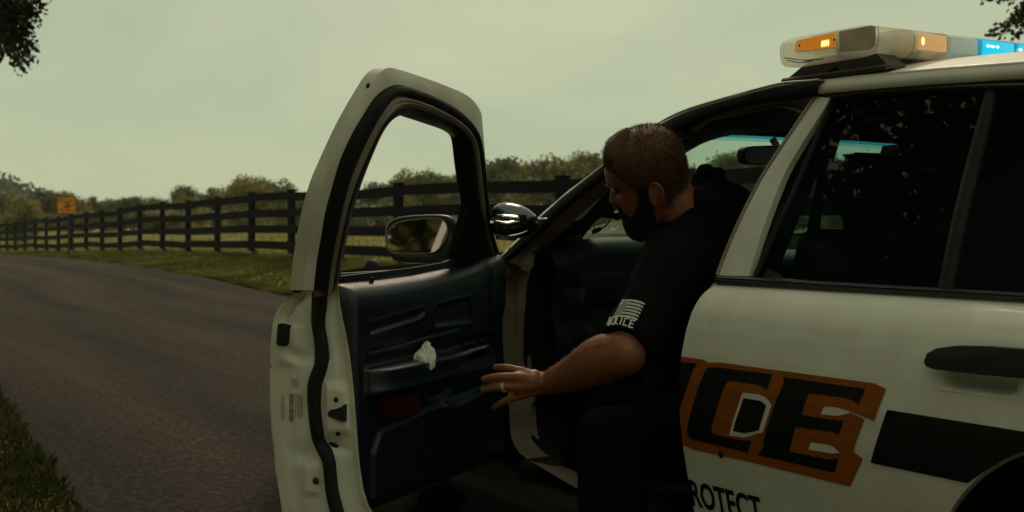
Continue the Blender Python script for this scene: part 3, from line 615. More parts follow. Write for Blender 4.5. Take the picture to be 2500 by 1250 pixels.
# centre pillar (rear door frame), window and its rubber
PIL = [((1992, 236), (2027, 238)), ((1966, 275), (2007, 273)), ((1882, 400), (1928, 400)), ((1842, 468), (1895, 472)), ((1800, 555), (1862, 560)), ((1768, 630), (1838, 636)), ((1753, 672), (1826, 674))]
A4 = cr([carP(*a, -.004) for a, b in PIL], 40); B4 = cr([carP(*b, -.004) for a, b in PIL], 40)
rows = [A4 + np.array([.004, .05, 0]), A4 + np.array([.001, .006, 0]), A4 + np.array([.004, 0, 0]), A4 * .5 + B4 * .5 + np.array([0, -.003, 0]), B4, B4 + np.array([0, .02, 0])]
V, F = grid([list(r) for r in rows]); sharp(obj('window_pillar', V, F, M['paint'], rdoor), 50)
mb = MB(); mb.tube(A4 + np.array([-.006, .004, 0]), .006, 6); mb.make('pillar_seal', M['jamb'], rdoor)
# lower jamb of the centre pillar
mb = MB(); mb.box((1.0, .0, .30), (1.050, .14, .95)); mb.box((.90, .02, .27), (1.050, .16, .345)); cp = mb.make('centre_pillar', M['jamb'], car, smooth=False); bevel(cp, .02, 3)
mb = MB()
rows = []
for z in np.linspace(.30, 1.40, 12): v = vside(z) * (z > .955) + .05 + (.10 if z < .955 else .0); up = 1.066 - .0 * z + .10 * max(0, z - .95); rows.append([(up, v, z), (up + .0, v + .03, z), (up + .09, v + .03, z), (up + .09, v, z)])
V, F = grid(rows, True, True); mb.add(V, F); mb.make('pillar_trim', M['cabin'], car, smooth=False)
# black window frame around the rear glass
TOPF = [((2012, 228), (2024, 247)), ((2100, 219), (2100, 236)), ((2200, 212), (2200, 228)), ((2300, 208), (2300, 222)), ((2400, 205), (2400, 219)), ((2500, 203), (2500, 218)), ((2640, 206), (2640, 222))]
A5 = cr([carP(*a, -.006) for a, b in TOPF], 40); B5 = cr([carP(*b, .004) for a, b in TOPF], 40)
V, F = grid([list(A5 + np.array([0, .03, .004])), list(A5), list(A5 * .5 + B5 * .5 + np.array([0, -.006, 0])), list(B5), list(B5 + np.array([0, .02, 0]))]); obj('window_frame', V, F, M['trim'], rdoor)
LOWF = [((1752, 672), (1750, 694)), ((1830, 676), (1830, 698)), ((2000, 688), (2000, 708)), ((2250, 702), (2250, 722)), ((2500, 716), (2500, 736)), ((2700, 728), (2700, 748))]
A6 = cr([carV(*a, -.004) for a, b in LOWF], 30); B6 = cr([carV(*b, -.022) for a, b in LOWF], 30)
V, F = grid([list(A6 + np.array([0, .03, 0])), list(A6), list(A6 * .75 + B6 * .25 + np.array([0, -.008, 0])), list(A6 * .6 + B6 * .4 + np.array([0, -.002, 0])), list(A6 * .5 + B6 * .5 + np.array([0, -.012, 0])), list(B6), list(B6 + np.array([0, .03, -.004]))])
sharp(obj('belt_moulding', V, F, M['trim'], rdoor), 30)
GL = [((2022, 240), (1829, 676)), ((2100, 234), (1980, 690)), ((2300, 220), (2240, 704)), ((2420, 216), (2420, 714)), ((2500, 214), (2520, 720)), ((2640, 218), (2700, 732))]
rows = []
for f in np.linspace(0, 1, 9): rows.append([carP(a[0] * (1 - f) + b[0] * f, a[1] * (1 - f) + b[1] * f, .014) for a, b in GL])
V, F = grid(rows); obj('window_glass', V, F, M['glass'], rdoor)
DV = [((2408, 212), (2432, 212)), ((2395, 260), (2420, 262)), ((2340, 470), (2368, 472)), ((2310, 600), (2338, 604)), ((2290, 702), (2318, 704))]
A7 = cr([carP(*a, .004) for a, b in DV], 24); B7 = cr([carP(*b, .004) for a, b in DV], 24)
V, F = grid([list(A7 + np.array([0, .02, 0])), list(A7), list(A7 * .5 + B7 * .5 + np.array([0, -.005, 0])), list(B7), list(B7 + np.array([0, .02, 0]))]); obj('window_divider', V, F, M['rubber'], rdoor)
for k, (a, b) in enumerate([((1845, 672), (2032, 245))]):
    pts = [carP(a[0] + (b[0] - a[0]) * f + 4 * math.sin(f * 3.14), a[1] + (b[1] - a[1]) * f, .006) for f in np.linspace(0, 1, 14)]
    mb = MB(); mb.tube(pts, .007, 6); mb.make('glass_seal', M['rubber'], rdoor)
# door handle and its recess
mb = MB(); HP = [(2275, 882), (2282, 862), (2305, 849), (2350, 843), (2420, 844), (2500, 850), (2600, 858), (2600, 925), (2500, 921), (2420, 914), (2350, 906), (2300, 900), (2280, 893)]
V = [carP(x, y, -.003) for x, y in HP]; mb.prism(V, (0, -.022, 0)); hd = mb.make('handle', M['rubber'], rdoor, smooth=False); bevel(hd, .007, 3)
rows = []
for i in range(25):
    a = i / 24
    rows.append([])
    for j in range(17):
        b = j / 16; px = 2296 + (2486 - 2296) * a; py = 880 + (978 - 880) * b + 6 * a - 10 * (abs(a - .5) * 2) ** 3 * b
        d = float(sm(a, 0, .13) * sm(1 - a, 0, .08) * sm(1 - b, 0, .35)); lip = math.exp(-((min(a, 1 - a, 1 - b) - .03) / .03) ** 2)
        rows[-1].append(carP(px, py, -.004 - .003 * lip + .0 * d) + Vector((0, 0, 0)))
        rows[-1][-1].y += 0
V, F = grid(rows)
m_ = M['paint']; rec = obj('handle_recess', V, F, m_, rdoor)
# (the dish is modelled as a shallow raised-rim scoop: push its middle inward below the skin and cut the skin there)
def cut_skin(o, test):
    bm = bmesh.new(); bm.from_mesh(o.data); bmesh.ops.delete(bm, geom=[f for f in bm.faces if test(f.calc_center_median())], context='FACES'); bm.to_mesh(o.data); bm.free()
c0 = carP(2300, 915); c1 = carP(2484, 972)
bm = bmesh.new(); bm.from_mesh(rdoor.data)
for (co, no) in [((c0.x, 0, 0), (1, 0, 0)), ((c1.x, 0, 0), (1, 0, 0)), ((0, 0, c0.z + .03), (0, 0, 1)), ((0, 0, c1.z), (0, 0, 1))]:
    bmesh.ops.bisect_plane(bm, geom=list(bm.verts) + list(bm.edges) + list(bm.faces), plane_co=co, plane_no=no, dist=1e-5)
bmesh.ops.delete(bm, geom=[f for f in bm.faces if c0.x < f.calc_center_median().x < c1.x and c1.z < f.calc_center_median().z < c0.z + .03 and f.calc_center_median().y < -.03], context='FACES')
bm.to_mesh(rdoor.data); bm.free()
me = rec.data
rows = []
ua, ub, za, zb_ = c0.x, c1.x, c1.z, c0.z + .03
for i in range(29):
    a = i / 28; row = []
    for j in range(21):
        b = j / 20; u = ua - .004 + (ub - ua + .008) * a; z = za - .004 + (zb_ - za + .008) * b
        d = float(sm(a, 0.02, .22) * sm(1 - a, 0.02, .14) * sm(b, 0.02, .45)); row.append((u, vside(z) - .0015 + .045 * d, z))
    rows.append(row)
V, F = grid(rows); bpy.data.objects.remove(rec); obj('handle_recess', V, F, M['paint'], rdoor)

# lettering -----------------------------------------------------------
def decal(name, poly, off, m, parent=rdoor, umin=1.0595):
    P = [carP(x, y) for x, y in poly]; uz = [Vector((p.x, p.z, 0)) for p in P]
    bm = bmesh.new(); vs = [bm.verts.new((p.x, 0, p.y)) for p in uz]
    for t in tessellate_polygon([uz]):
        try: bm.faces.new([vs[i] for i in t])
        except ValueError: pass
    us = [p.x for p in uz]; zs = [p.y for p in uz]
    def bis(co, no, **k): bmesh.ops.bisect_plane(bm, geom=list(bm.verts) + list(bm.edges) + list(bm.faces), plane_co=co, plane_no=no, dist=1e-6, **k)
    bis((umin, 0, 0), (1, 0, 0), clear_inner=True)
    for z in ZP:
        if min(zs) < z < max(zs): bis((0, 0, z), (0, 0, 1))
    for v in bm.verts: v.co.y = vside(v.co.z) - off
    bmesh.ops.recalc_face_normals(bm, faces=bm.faces)
    me = bpy.data.meshes.new(name); bm.to_mesh(me); bm.free(); me.materials.append(m)
    o = bpy.data.objects.new(name, me); COL.objects.link(o); o.parent = parent; return o
zz = lambda L: [(1640 + x * .344, 820 + y * .344) for x, y in L]
decal('lettering_backing', zz([(-60, 128), (230, 168), (262, 190), (290, 187), (360, 190), (1440, 335), (1525, 375), (1440, 602), (1275, 538), (1275, 548), (1370, 592), (1290, 820), (1358, 872), (1268, 1070), (600, 905), (150, 805), (118, 785), (-60, 768)]), .002, M['orange'])
decal('lettering_window', zz([(1090, 500), (1180, 508), (1262, 532), (1282, 541), (1235, 558), (1180, 568), (1065, 555)]), .0032, M['paint'])
decal('lettering_window', zz([(995, 755), (1130, 775), (1160, 792), (1200, 828), (1150, 835), (978, 805)]), .0032, M['paint'])
decal('lettering_window', zz([(510, 402), (630, 415), (680, 440), (718, 490), (655, 682), (520, 722), (415, 705)]), .0032, M['paint'])
decal('lettering_core', zz([(520, 440), (640, 460), (680, 492), (628, 668), (528, 690), (445, 675)]), .0044, M['blackp'])
decal('letter', zz([(-60, 172), (190, 197), (155, 240), (130, 320), (50, 560), (30, 640), (-60, 640)]), .0032, M['blackp'])['label'] = 'black letter I, cut off by the door edge'
decal('letter', zz([(270, 225), (330, 222), (720, 272), (680, 385), (650, 360), (610, 345), (440, 318), (405, 322), (380, 355), (285, 660), (300, 690), (360, 712), (500, 740), (545, 745), (572, 735), (545, 828), (200, 745), (140, 730), (112, 690), (120, 640), (235, 270), (250, 240)]), .0032, M['blackp'])['label'] = 'black letter C on orange'
decal('letter', zz([(800, 290), (1380, 375), (1330, 488), (1290, 455), (1240, 440), (980, 405), (925, 560), (1190, 600), (1230, 598), (1190, 700), (1150, 680), (885, 645), (840, 820), (1120, 875), (1190, 868), (1160, 970), (620, 845), (655, 790), (660, 740), (800, 340)]), .0032, M['blackp'])['label'] = 'black letter E on orange'
# black side stripe
pa = carP(2168, 1000); pb = carP(2127, 1130); pc = carP(2500, 1053); pd = carP(2374, 1182)
rows = []
for u in uset(min(pa.x, pb.x), 2.08, 12) + uset(2.09, 3.4, 14):
    zl = max(zbot(u) + .001, pb.z + (pd.z - pb.z) * (u - pb.x) / (pd.x - pb.x) if u < 2.1 else pd.z); zt_ = pa.z + (pc.z - pa.z) * (min(u, 2.1) - pa.x) / (pc.x - pa.x)
    rows.append([(max(u, pb.x + (pa.x - pb.x) * k / 14), vside(zl + (zt_ - zl) * k / 14) + taper(u) - .002, zl + (zt_ - zl) * k / 14) for k in range(15)])
V, F = grid(rows); obj('side_stripe', V, F, M['blackp'], rdoor)
mb = MB(); p = carP(1760, 1108, -.001); mb.ell((p.x, p.y, p.z), (.009, .004, .010)); mb.make('drain_plug', M['rubber'], rdoor)
cu = bpy.data.curves.new('text', 'FONT'); cu.body = 'ROTECT'; cu.size = 1; cu.offset = .025; cu.resolution_u = 4; cu.space_character = 1.02
to = bpy.data.objects.new('text', cu); COL.objects.link(to); bpy.context.view_layer.update()
tm = bpy.data.meshes.new_from_object(to.evaluated_get(bpy.context.evaluated_depsgraph_get())); bpy.data.objects.remove(to)
xs = [v.co.x for v in tm.vertices]; x0, x1 = min(xs), max(xs); ys = [v.co.y for v in tm.vertices]; y1 = max(ys)
q0 = carP(1684, 1170); q1 = carP(1858, 1214)
for v in tm.vertices:
    fx = (v.co.x - x0) / (x1 - x0); fy = v.co.y / y1; z = q0.z + (q1.z - q0.z) * fx - .062 * (1 - fy); v.co = (q0.x - .004 + (q1.x - q0.x) * fx, vside(z) - .0022, z)
tm.materials.append(M['blackp']); to = bpy.data.objects.new('lettering', tm); COL.objects.link(to); to.parent = rdoor; to['label'] = 'small black letters ROTECT along the lower door'

# front: bonnet, windscreen, nose --------------------------------------
rows = []
for i in range(26):
    u = -.02 - 1.78 * i / 25; row = []
    for j in range(33):
        v = .03 + taper(u) + (1.66 - 2 * taper(u)) * j / 32; t = abs(v - .86) / .83; row.append((u - .12 * (1 - t * t) * (1 if i else 1), v, fronttop(u) - .006 + .072 * (1 - t ** 2.2) - (.02 if .86 < t < .93 else 0)))
    rows.append(row)
V, F = grid(rows); obj('bonnet', V, F, M['paint'], car)
rows = []
for j in range(25):
    v = .0 + taper(-1.85) + (1.72 - 2 * taper(-1.85)) * j / 24; t = abs(v - .86) / .86; b = -.14 * (1 - t * t)
    rows.append([(-1.80 + b, v, .87 + .05 * (1 - t ** 2)), (-1.90 + b, v, .80), (-1.93 + b, v, .62), (-2.0 + b, v, .58), (-2.02 + b, v, .42), (-1.95 + b, v, .25), (-1.7, v, .22)])
V, F = grid(rows); obj('front_bumper', V, F, M['trim'], car)
def ub(v): return -.03 - .24 * (1 - ((v - .86) / .80) ** 2)
def wsp(v, f):
    vb = v; vt_ = .86 + (v - .86) * .86; u = ub(vb) + (ut(vt_) - ub(vb)) * f; z = (.965 + .035 * (1 - ((v - .86) / .8) ** 2)) * (1 - f) + (roofz(ut(vt_), vt_) - .012) * f
    return Vector((u, vb + (vt_ - vb) * f, z + .018 * math.sin(math.pi * f)))
fs = list(np.linspace(0, .875, 10)); V, F = grid([[wsp(v, f) for v in np.linspace(.17, 1.56, 25)] for f in fs]); obj('windscreen', V, F, M['wind'], car)
V, F = grid([[wsp(v, f) for v in np.linspace(.17, 1.56, 25)] for f in (.875, .90, 1.0)]); obj('shade_band', V, F, None, car, mats=[M['band2'], M['band']], mi=[0] * 24 + [1] * 24)
for sg in (1.66,):
    mb = MB(); mb.tube([wsp(sg, f) + Vector((0, .02, 0)) for f in np.linspace(0, 1, 8)], .045, 8); mb.make('windscreen_pillar', M['cabin'], car)
mb = MB(); mb.tube([wsp(v, 1.0) + Vector((.02, 0, -.012)) for v in np.linspace(.1, 1.62, 14)], .024, 8); mb.make('header_trim', M['cabin'], car)
# bumper guard in front of the nose
pbm = bpy.data.objects.new('push_bumper', None); COL.objects.link(pbm); pbm.parent = car
for v in (.50, 1.22):
    mb = MB(); mb.box((-2.20, v - .03, .40), (-2.12, v + .03, .90)); mb.ell((-2.16, v, .90), (.045, .034, .035)); mb.make('upright', M['rubber'], pbm)
mb = MB(); mb.box((-2.15, .50, .60), (-2.11, 1.22, .66)); mb.box((-2.15, .50, .42), (-2.11, 1.22, .47)); mb.make('cross_bar', M['rubber'], pbm, smooth=False)

# rear end --------------------------------------------------------------
rows = []
for i in range(15):
    f = i / 14; row = []
    for j in range(21):
        v = .20 + 1.32 * j / 20; t = abs(v - .86) / .66; a = Vector((ur(v), v, roofz(ur(v), v))); vb = .86 + (v - .86) * 1.14; b = Vector((2.98 + .10 * (1 - t * t), vb, .985)); row.append(a.lerp(b, f) + Vector((0, 0, .03 * math.sin(math.pi * f))))
    rows.append(row)
V, F = grid(rows); obj('rear_glass', V, F, M['glass'], car)
rows = []
for i in range(10):
    u = 2.96 + .56 * i / 9; rows.append([(u + .05 * (1 - abs(v - .86) / .8), v + (.86 - v) * .02 * i / 9, .965 + .03 * (1 - (abs(v - .86) / .86) ** 2) - .004 * i) for v in np.linspace(.02 + taper(u), 1.70 - taper(u), 20)])
V, F = grid(rows); obj('boot_lid', V, F, M['paint'], car)
rows = []
for v in np.linspace(.03, 1.69, 20):
    t = abs(v - .86) / .86; b = .10 * (1 - t * t); rows.append([(3.50 + b, v, .95), (3.53 + b, v, .80), (3.53 + b, v, .62), (3.60 + b, v, .58), (3.60 + b, v, .34), (3.50 + b, v, .25)])
V, F = grid(rows); obj('rear_bumper', V, F, M['paint'], car)
for sg in (0, 1):
    rows = []
    for f in np.linspace(0, 1, 10):
        z = .955 + (1.375 - .955) * f; v = vside(z) if not sg else 1.72 - vside(z); z2 = zd(2.35) + .02
        rows.append([(2.105 + .13 * f, v, z), (2.52 - .02 * f if f > .8 else 2.95 - .42 * f / .8, v + (.02 if not sg else -.02), z)])
    V, F = grid(rows); obj('rear_roof_pillar', V, F, M['paint'], car)
for u0, u1, ss in ((.02, .98, 1), (1.13, 2.08, 1)):
    rows = []
    for f in np.linspace(0, 1, 7):
        z = .955 + .43 * f; off = .42 * f if u0 < .5 else 0; rows.append([(u0 + off, 1.72 - vside(z), z), (u1, 1.72 - vside(z), z)])
    V, F = grid(rows); obj('far_side_glass', V, F, M['glass'], car)
mb = MB()
for u in (1.055, 2.10): mb.tube([(u, 1.72 - vside(z), z) for z in np.linspace(.94, 1.40, 8)], .045, 8)
mb.make('far_side_pillar', M['cabin'], car)
mb = MB(); mb.box((-.4, .10, .948), (2.2, .10001, .949)); 
# floor pan, firewall, wheel housings
mb = MB(); mb.box((-1.7, .12, .2), (3.4, 1.60, .29)); mb.box((-.33, .10, .28), (-.22, 1.62, .95)); mb.box((-.22, 1.58, .28), (2.9, 1.63, .93)); mb.box((1.14, .085, .30), (2.9, .12, .93))
mb.box((-1.7, .28, .3), (-1.1, 1.44, .8)); mb.box((2.62, .25, .3), (3.4, 1.5, .9)); mb.make('floor_pan', M['cabin'], car, smooth=False)
for c in WHEELS:
    for sg in (0, 1):
        rows = []
        for k in range(17):
            a = math.pi * k / 16; rows.append([(c + .415 * math.cos(a), (1.72 - v if sg else v), .33 + .415 * math.sin(a)) for v in (-.113, .26)])
        V, F = grid(rows); V += [(c, 1.46 if sg else .26, .33)]; F += [(2 * k + 1, 2 * k + 3, len(V) - 1) for k in range(16)]
        obj('wheel_arch_liner', V, F, M['cabin'], car, smooth=False)
        w_ = bpy.data.objects.new('wheel', None); COL.objects.link(w_); w_.parent = car; w_.location = (c, 1.72 - .03 if sg else .03, .33)
        mb = MB(); rows = []
        for (y, r) in [(-.10, .20), (-.11, .25), (-.112, .30), (-.10, .325), (-.06, .335), (.06, .335), (.10, .325), (.112, .30), (.11, .25), (.10, .20)]:
            rows.append([(r * math.cos(k * math.pi / 16), y, r * math.sin(k * math.pi / 16)) for k in range(32)])
        V, F = grid(rows, True); mb.add(V, F); mb.make('tyre', M['tyre'], w_)
        mb = MB(); rows = []
        for (y, r) in [(-.09, .205), (-.07, .19), (-.03, .16), (-.05, .08), (-.075, .05), (-.08, .001)]: rows.append([(r * math.cos(k * math.pi / 16), y, r * math.sin(k * math.pi / 16)) for k in range(32)])
        if sg: rows = [[(a, -b, c2) for a, b, c2 in r] for r in rows]
        V, F = grid(rows, True); mb.add(V, F); mb.make('rim', M['rim'], w_)

# cabin ---------------------------------------------------------------
rows = []
for j in range(31):
    v = .10 + 1.48 * j / 30; hood = .055 * math.exp(-((v - .42) / .26) ** 4)
    sec = [(-.20, .95), (-.12, .985 + hood * .3), (-.02, 1.005 + hood * .8), (.07, 1.000 + hood), (.13, .985 + hood), (.155, .955 + hood * .7), (.13, .92), (.12, .80), (.15, .76), (.16, .70), (.10, .58), (-.05, .48)]
    rows.append([(a, v, b) for a, b in sec])
V, F = grid(rows); dash = obj('dashboard', V, F, M['dash'], car)
mb = MB(); mb.box((.125, .20, .84), (.150, .62, .945)); o = mb.make('instrument_cluster', M['cabin'], dash, smooth=False); bevel(o, .012, 3)
for v, z in ((.13, .86), (.16, .74), (.70, .86), (.80, .86)):
    mb = MB(); mb.box((.13, v, z - .035), (.158, v + .075, z + .035)); o = mb.make('air_vent', M['vinyl'], dash, smooth=False); bevel(o, .008, 2)
mb = MB(); mb.box((.12, .17, .60), (.165, .66, .665)); o = mb.make('knee_panel', M['vinyl'], dash, smooth=False); bevel(o, .015, 3)
sw = bpy.data.objects.new('steering_wheel', None); COL.objects.link(sw); sw.parent = car; sw.location = (.40, .44, .86); sw.rotation_euler = (0, R_(-68), 0)
mb = MB(); mb.tube([(0 + .19 * math.cos(a), .19 * math.sin(a), 0) for a in np.linspace(0, 2 * math.pi, 33)], .014, 8, cap=False); mb.make('wheel_rim', M['cabin'], sw)
mb = MB(); mb.ell((0, 0, -.02), (.07, .09, .03)); mb.tube([(0, -.18, 0), (0, 0, -.02), (0, .18, 0)], .014, 6); mb.tube([(0, 0, -.02), (0, 0, -.30)], .03, 8); mb.make('hub', M['cabin'], sw)
def seat(v0, v1, lab):
    s_ = bpy.data.objects.new('front_seat', None); COL.objects.link(s_); s_.parent = car; s_['label'] = lab
    mb = MB(); mb.box((.42, v0, .40), (.98, v1, .53)); o = mb.make('seat_cushion', M['cabin'], s_, smooth=False); bevel(o, .04, 4)
    mb = MB(); T = Matrix.Translation((.95, 0, .48)) @ Matrix.Rotation(R_(14), 4, 'Y'); mb.box((-.04, v0 + .01, 0), (.10, v1 - .01, .62), T=T); o = mb.make('backrest', M['cabin'], s_, smooth=False); bevel(o, .045, 4)
    vm = (v0 + v1) / 2; mb = MB(); mb.box((.0, vm - .13, .67), (.09, vm + .13, .82), T=T); mb.tube([T @ Vector((.04, vm, .60)), T @ Vector((.04, vm, .70))], .012, 6); o = mb.make('headrest', M['cabin'], s_, smooth=False); bevel(o, .03, 3)
seat(.22, .74, 'driver seat behind the man'); seat(1.0, 1.52, 'passenger seat')
mb = MB(); mb.box((1.72, .14, .35), (2.25, 1.58, .52)); mb.box((2.1, .14, .5), (2.3, 1.58, 1.02)); o = mb.make('rear_bench', M['cabin'], car, smooth=False); bevel(o, .05, 3)
mb = MB(); mb.box((2.3, .1, .93), (2.98, 1.62, .955)); mb.make('parcel_shelf', M['cabin'], car, smooth=False)
# partition with its openings
UP = 1.17
def pu(px, py): p = hit(CAR_M, 0, lambda z: UP, px, py); return Vector((p.y, p.z, 0))
outer = [Vector((.14, .32, 0)), Vector((1.57, .32, 0)), Vector((1.60, .95, 0)), Vector((1.45, 1.43, 0)), Vector((.27, 1.43, 0)), Vector((.14, .95, 0))]
h1 = [pu(*p) for p in [(2045, 318), (2196, 322), (2196, 352), (2155, 356), (2104, 488), (2078, 496), (2018, 404)]]
h2 = [pu(*p) for p in [(1998, 458), (2052, 518), (2062, 560), (2060, 600), (1985, 605), (1990, 540)]]
allp = outer + h1 + h2; trs = tessellate_polygon([outer, h1, h2]); nP = len(allp)
V = [(UP, p.x, p.y) for p in allp] + [(UP + .02, p.x, p.y) for p in allp]; F = [tuple(t) for t in trs] + [tuple(i + nP for i in t[::-1]) for t in trs]
k = 0
for L in (outer, h1, h2):
    F += [(k + i, k + (i + 1) % len(L), nP + k + (i + 1) % len(L), nP + k + i) for i in range(len(L))]; k += len(L)
part = obj('partition', V, F, M['cabin'], car, smooth=False)
a, b = hit(CAR_M, 0, lambda z: UP + .03, 2180, 520), hit(CAR_M, 0, lambda z: UP + .03, 2330, 432)
mb = MB(); mb.tube([a, b], .006, 6); a2, b2 = hit(CAR_M, 0, lambda z: UP + .03, 2212, 560), hit(CAR_M, 0, lambda z: UP + .03, 2318, 478); mb.tube([a2, b2], .006, 6); mb.make('brace_rod', M['chrome'], part)
# mirror hanging from the windscreen
rm = carV(1905, 380, .86); im = bpy.data.objects.new('interior_mirror', None); COL.objects.link(im); im.parent = car
def onu(px, py, u): return hit(CAR_M, 0, lambda z: u, px, py)
um = rm.x
prof = [(1812, 380), (1814, 366), (1822, 359), (1840, 356), (1905, 354), (1985, 352), (1994, 360), (1994, 392), (1985, 400), (1905, 402), (1838, 403), (1822, 401), (1815, 394)]
mb = MB(); mb.prism([onu(x, y, um) for x, y in prof], (-.03, 0, 0)); o = mb.make('mirror_housing', M['rubber'], im, smooth=False); bevel(o, .004, 2)
mb = MB(); mb.prism([onu(1905 + (x - 1905) * .93, 380 + (y - 380) * .85, um + .004) for x, y in prof], (-.003, 0, 0)); mb.make('mirror_face', mat('dim_mirror', (.10, .09, .085), .25, metal=.6), im, smooth=False)
mb = MB(); mb.tube([(um - .03, .90, rm.z), (um - .06, .88, rm.z + .06)], .012, 8); mb.make('mirror_stalk', M['rubber'], im)
# things standing on or before the dashboard
def Wc(px, py, d): return CAR_M.inverted() @ W(px, py, d)
mb = MB(); p = [Wc(1378, 590, 3.92), Wc(1383, 581, 3.92), Wc(1404, 575, 3.95), Wc(1424, 571, 3.98), Wc(1423, 584, 3.98), Wc(1400, 592, 3.95)]; mb.prism(p, (-.05, .02, 0)); o = mb.make('dash_unit', M['dash'], car, smooth=False); bevel(o, .004, 2)

# spotlight on the windscreen pillar -------------------------------------
spo = bpy.data.objects.new('spotlight', None); COL.objects.link(spo); spo.parent = car
CI = CAR_M.inverted().to_3x3()
mb = MB(); rows = []
c = W(1254, 540, 3.62); ax = Vector((.93, -.12, -.12)).normalized(); u1 = Vector((0, 0, 1)) - ax * ax.z; u1.normalize(); u2 = ax.cross(u1)
for (s, r) in [(-.068, .002), (-.067, .022), (-.062, .036), (-.050, .046), (-.034, .052), (-.010, .0535), (.016, .050), (.040, .041), (.060, .028), (.072, .014), (.076, .001)]:
    rows.append([CAR_M.inverted() @ (c + ax * s * 1.0 + (u1 * math.cos(k * math.pi / 14) + u2 * math.sin(k * math.pi / 14)) * r) for k in range(28)])
V, F = grid(rows, True); mb.add(V, F); mb.make('lamp_shell', M['dome'], spo)
mb = MB(); pts = [Wc(1201, 545, 3.55), Wc(1203, 534, 3.55), Wc(1222, 529, 3.54), Wc(1250, 531, 3.54), Wc(1272, 533, 3.55)]; mb.tube(cr(pts, 16), [.007] * 16, 8)
mb.tube([Wc(1210, 543, 3.55), Wc(1240, 546, 3.54), Wc(1268, 540, 3.55)], .006, 8); mb.box((-.012, -.012, -.010), (.012, .012, .012), T=Matrix.Translation(Wc(1272, 535, 3.55))); mb.tube([Wc(1268, 536, 3.55), Wc(1338, 536, 3.72)], .0055, 8); mb.make('bracket', M['chrome'], spo)
mb = MB(); pts = [Wc(1214, 572, 3.56), Wc(1235, 577, 3.55), Wc(1262, 573, 3.55), Wc(1288, 563, 3.56)]; mb.tube(cr(pts, 12), list(np.r_[np.linspace(.001, .004, 6), np.linspace(.004, .001, 6)]), 6); mb.make('bezel', M['chrome'], spo)
mb = MB(); hb = [Wc(1440, 520, 3.86), Wc(1462, 516, 3.85), Wc(1500, 524, 3.85), Wc(1520, 528, 3.85)]; mb.tube(cr(hb, 10), [.008, .009, .012, .014, .016, .016, .015, .015, .014, .006], 8)
mb.prism([Wc(1466, 520, 3.84), Wc(1470, 498, 3.84), Wc(1488, 492, 3.84), Wc(1503, 516, 3.84)], (-.03, .02, 0)); mb.make('handle', M['rubber'], spo)
mb = MB(); mb.tube(cr([Wc(1500, 518, 3.83), Wc(1512, 516, 3.83), Wc(1522, 521, 3.83)], 8), .004, 6); mb.make('switch', M['palebl'], spo)
mb = MB(); mb.tube(cr([Wc(1490, 535, 3.85), Wc(1480, 550, 3.86), Wc(1466, 559, 3.86)], 10), .0025, 6); mb.tube(cr([Wc(1451, 543, 3.86), Wc(1452, 553, 3.86), Wc(1447, 563, 3.86)], 8), .0015, 6); mb.tube([Wc(1468, 558, 3.86), Wc(1458, 562, 3.86), Wc(1445, 568, 3.86)], [.006, .008, .006], 8); mb.make('microphone', M['rubber'], spo)

# light bar ---------------------------------------------------------------
lb_ = bpy.data.objects.new('light_bar', None); COL.objects.link(lb_); lb_.parent = car
UR, UF, V0, V1 = 1.374, 1.050, .20, 1.50
def barV(px): 
    p = hit(CAR_M, 0, lambda z: UR, px, 100); return p.y
def sect(v, u0=UF, u1=UR, zt_=1.556, zb__=1.484, e=0):
    m = (zt_ + zb__) / 2; h_ = (zt_ - zb__) / 2; w2 = (u1 - u0) / 2; um_ = (u0 + u1) / 2; r = []
    for k in range(32):
        a = 2 * math.pi * k / 32; cx, sx = math.cos(a), math.sin(a)
        x = math.copysign(abs(cx) ** .28, cx); y = math.copysign(abs(sx) ** .42, sx); r.append((um_ + x * (w2 - e) * (1 - .05 * max(0, -y)), v, m + y * (h_ - e)))
    return r
segs = [(.20, barV(2232), 'lens'), (barV(2232), barV(2316), 'lens'), (barV(2316), barV(2388), 'palebl'), (barV(2388), barV(2480), 'blue'), (barV(2480), barV(2580), 'blue'), (barV(2580), V1, 'lens')]
for k, (a, b, mm) in enumerate(segs):
    rows = []
    if k == 0: rows += [sect(a - .006, e=.018), sect(a - .004, e=.010), sect(a, e=.004)]
    rows += [sect(a + .0015), sect(b - .0015)]
    if k == len(segs) - 1: rows += [sect(b + .004, e=.006), sect(b + .006, e=.018)]
    V, F = grid(rows, True, True); sharp(obj('lens', V, F, M[mm], lb_), 50)
for a, b, mm, nm in ((barV(2316) + .004, barV(2388) - .004, 'palebl', 'lamp'), (barV(2240), barV(2310), 'glow', 'lamp'), (barV(2397), barV(2474), 'blue2', 'lamp'), (barV(2486), barV(2566), 'blue2', 'lamp')):
    mb = MB(); mb.box((UR - .004, a, 1.503), (UR + .003, b, 1.543)); o = mb.make(nm, M[mm], lb_, smooth=False); bevel(o, .003, 2)
for px, w_, mm in ((2251, 5, 'amberhot'), (2410, 6, 'bluehot'), (2421, 8, 'bluehot'), (2433, 5, 'bluehot'), (2489, 7, 'bluehot')):
    mb = MB(); a = barV(px); mb.ell((UR + .003, a, 1.524 if mm == 'amberhot' else 1.530), (.002, w_ / 3000 * 3, .003 if mm == 'bluehot' else .010)); mb.make('bulb', M[mm], lb_)
mb = MB()
for px in (2145, 2232): 
    a = .200 if px == 2145 else barV(px); V, F = grid([sect(a - .0009, e=-.001), sect(a + .0009, e=-.001)], True, False); mb.add(V, F)
mb.make('lens_joint', M['rubber'], lb_)
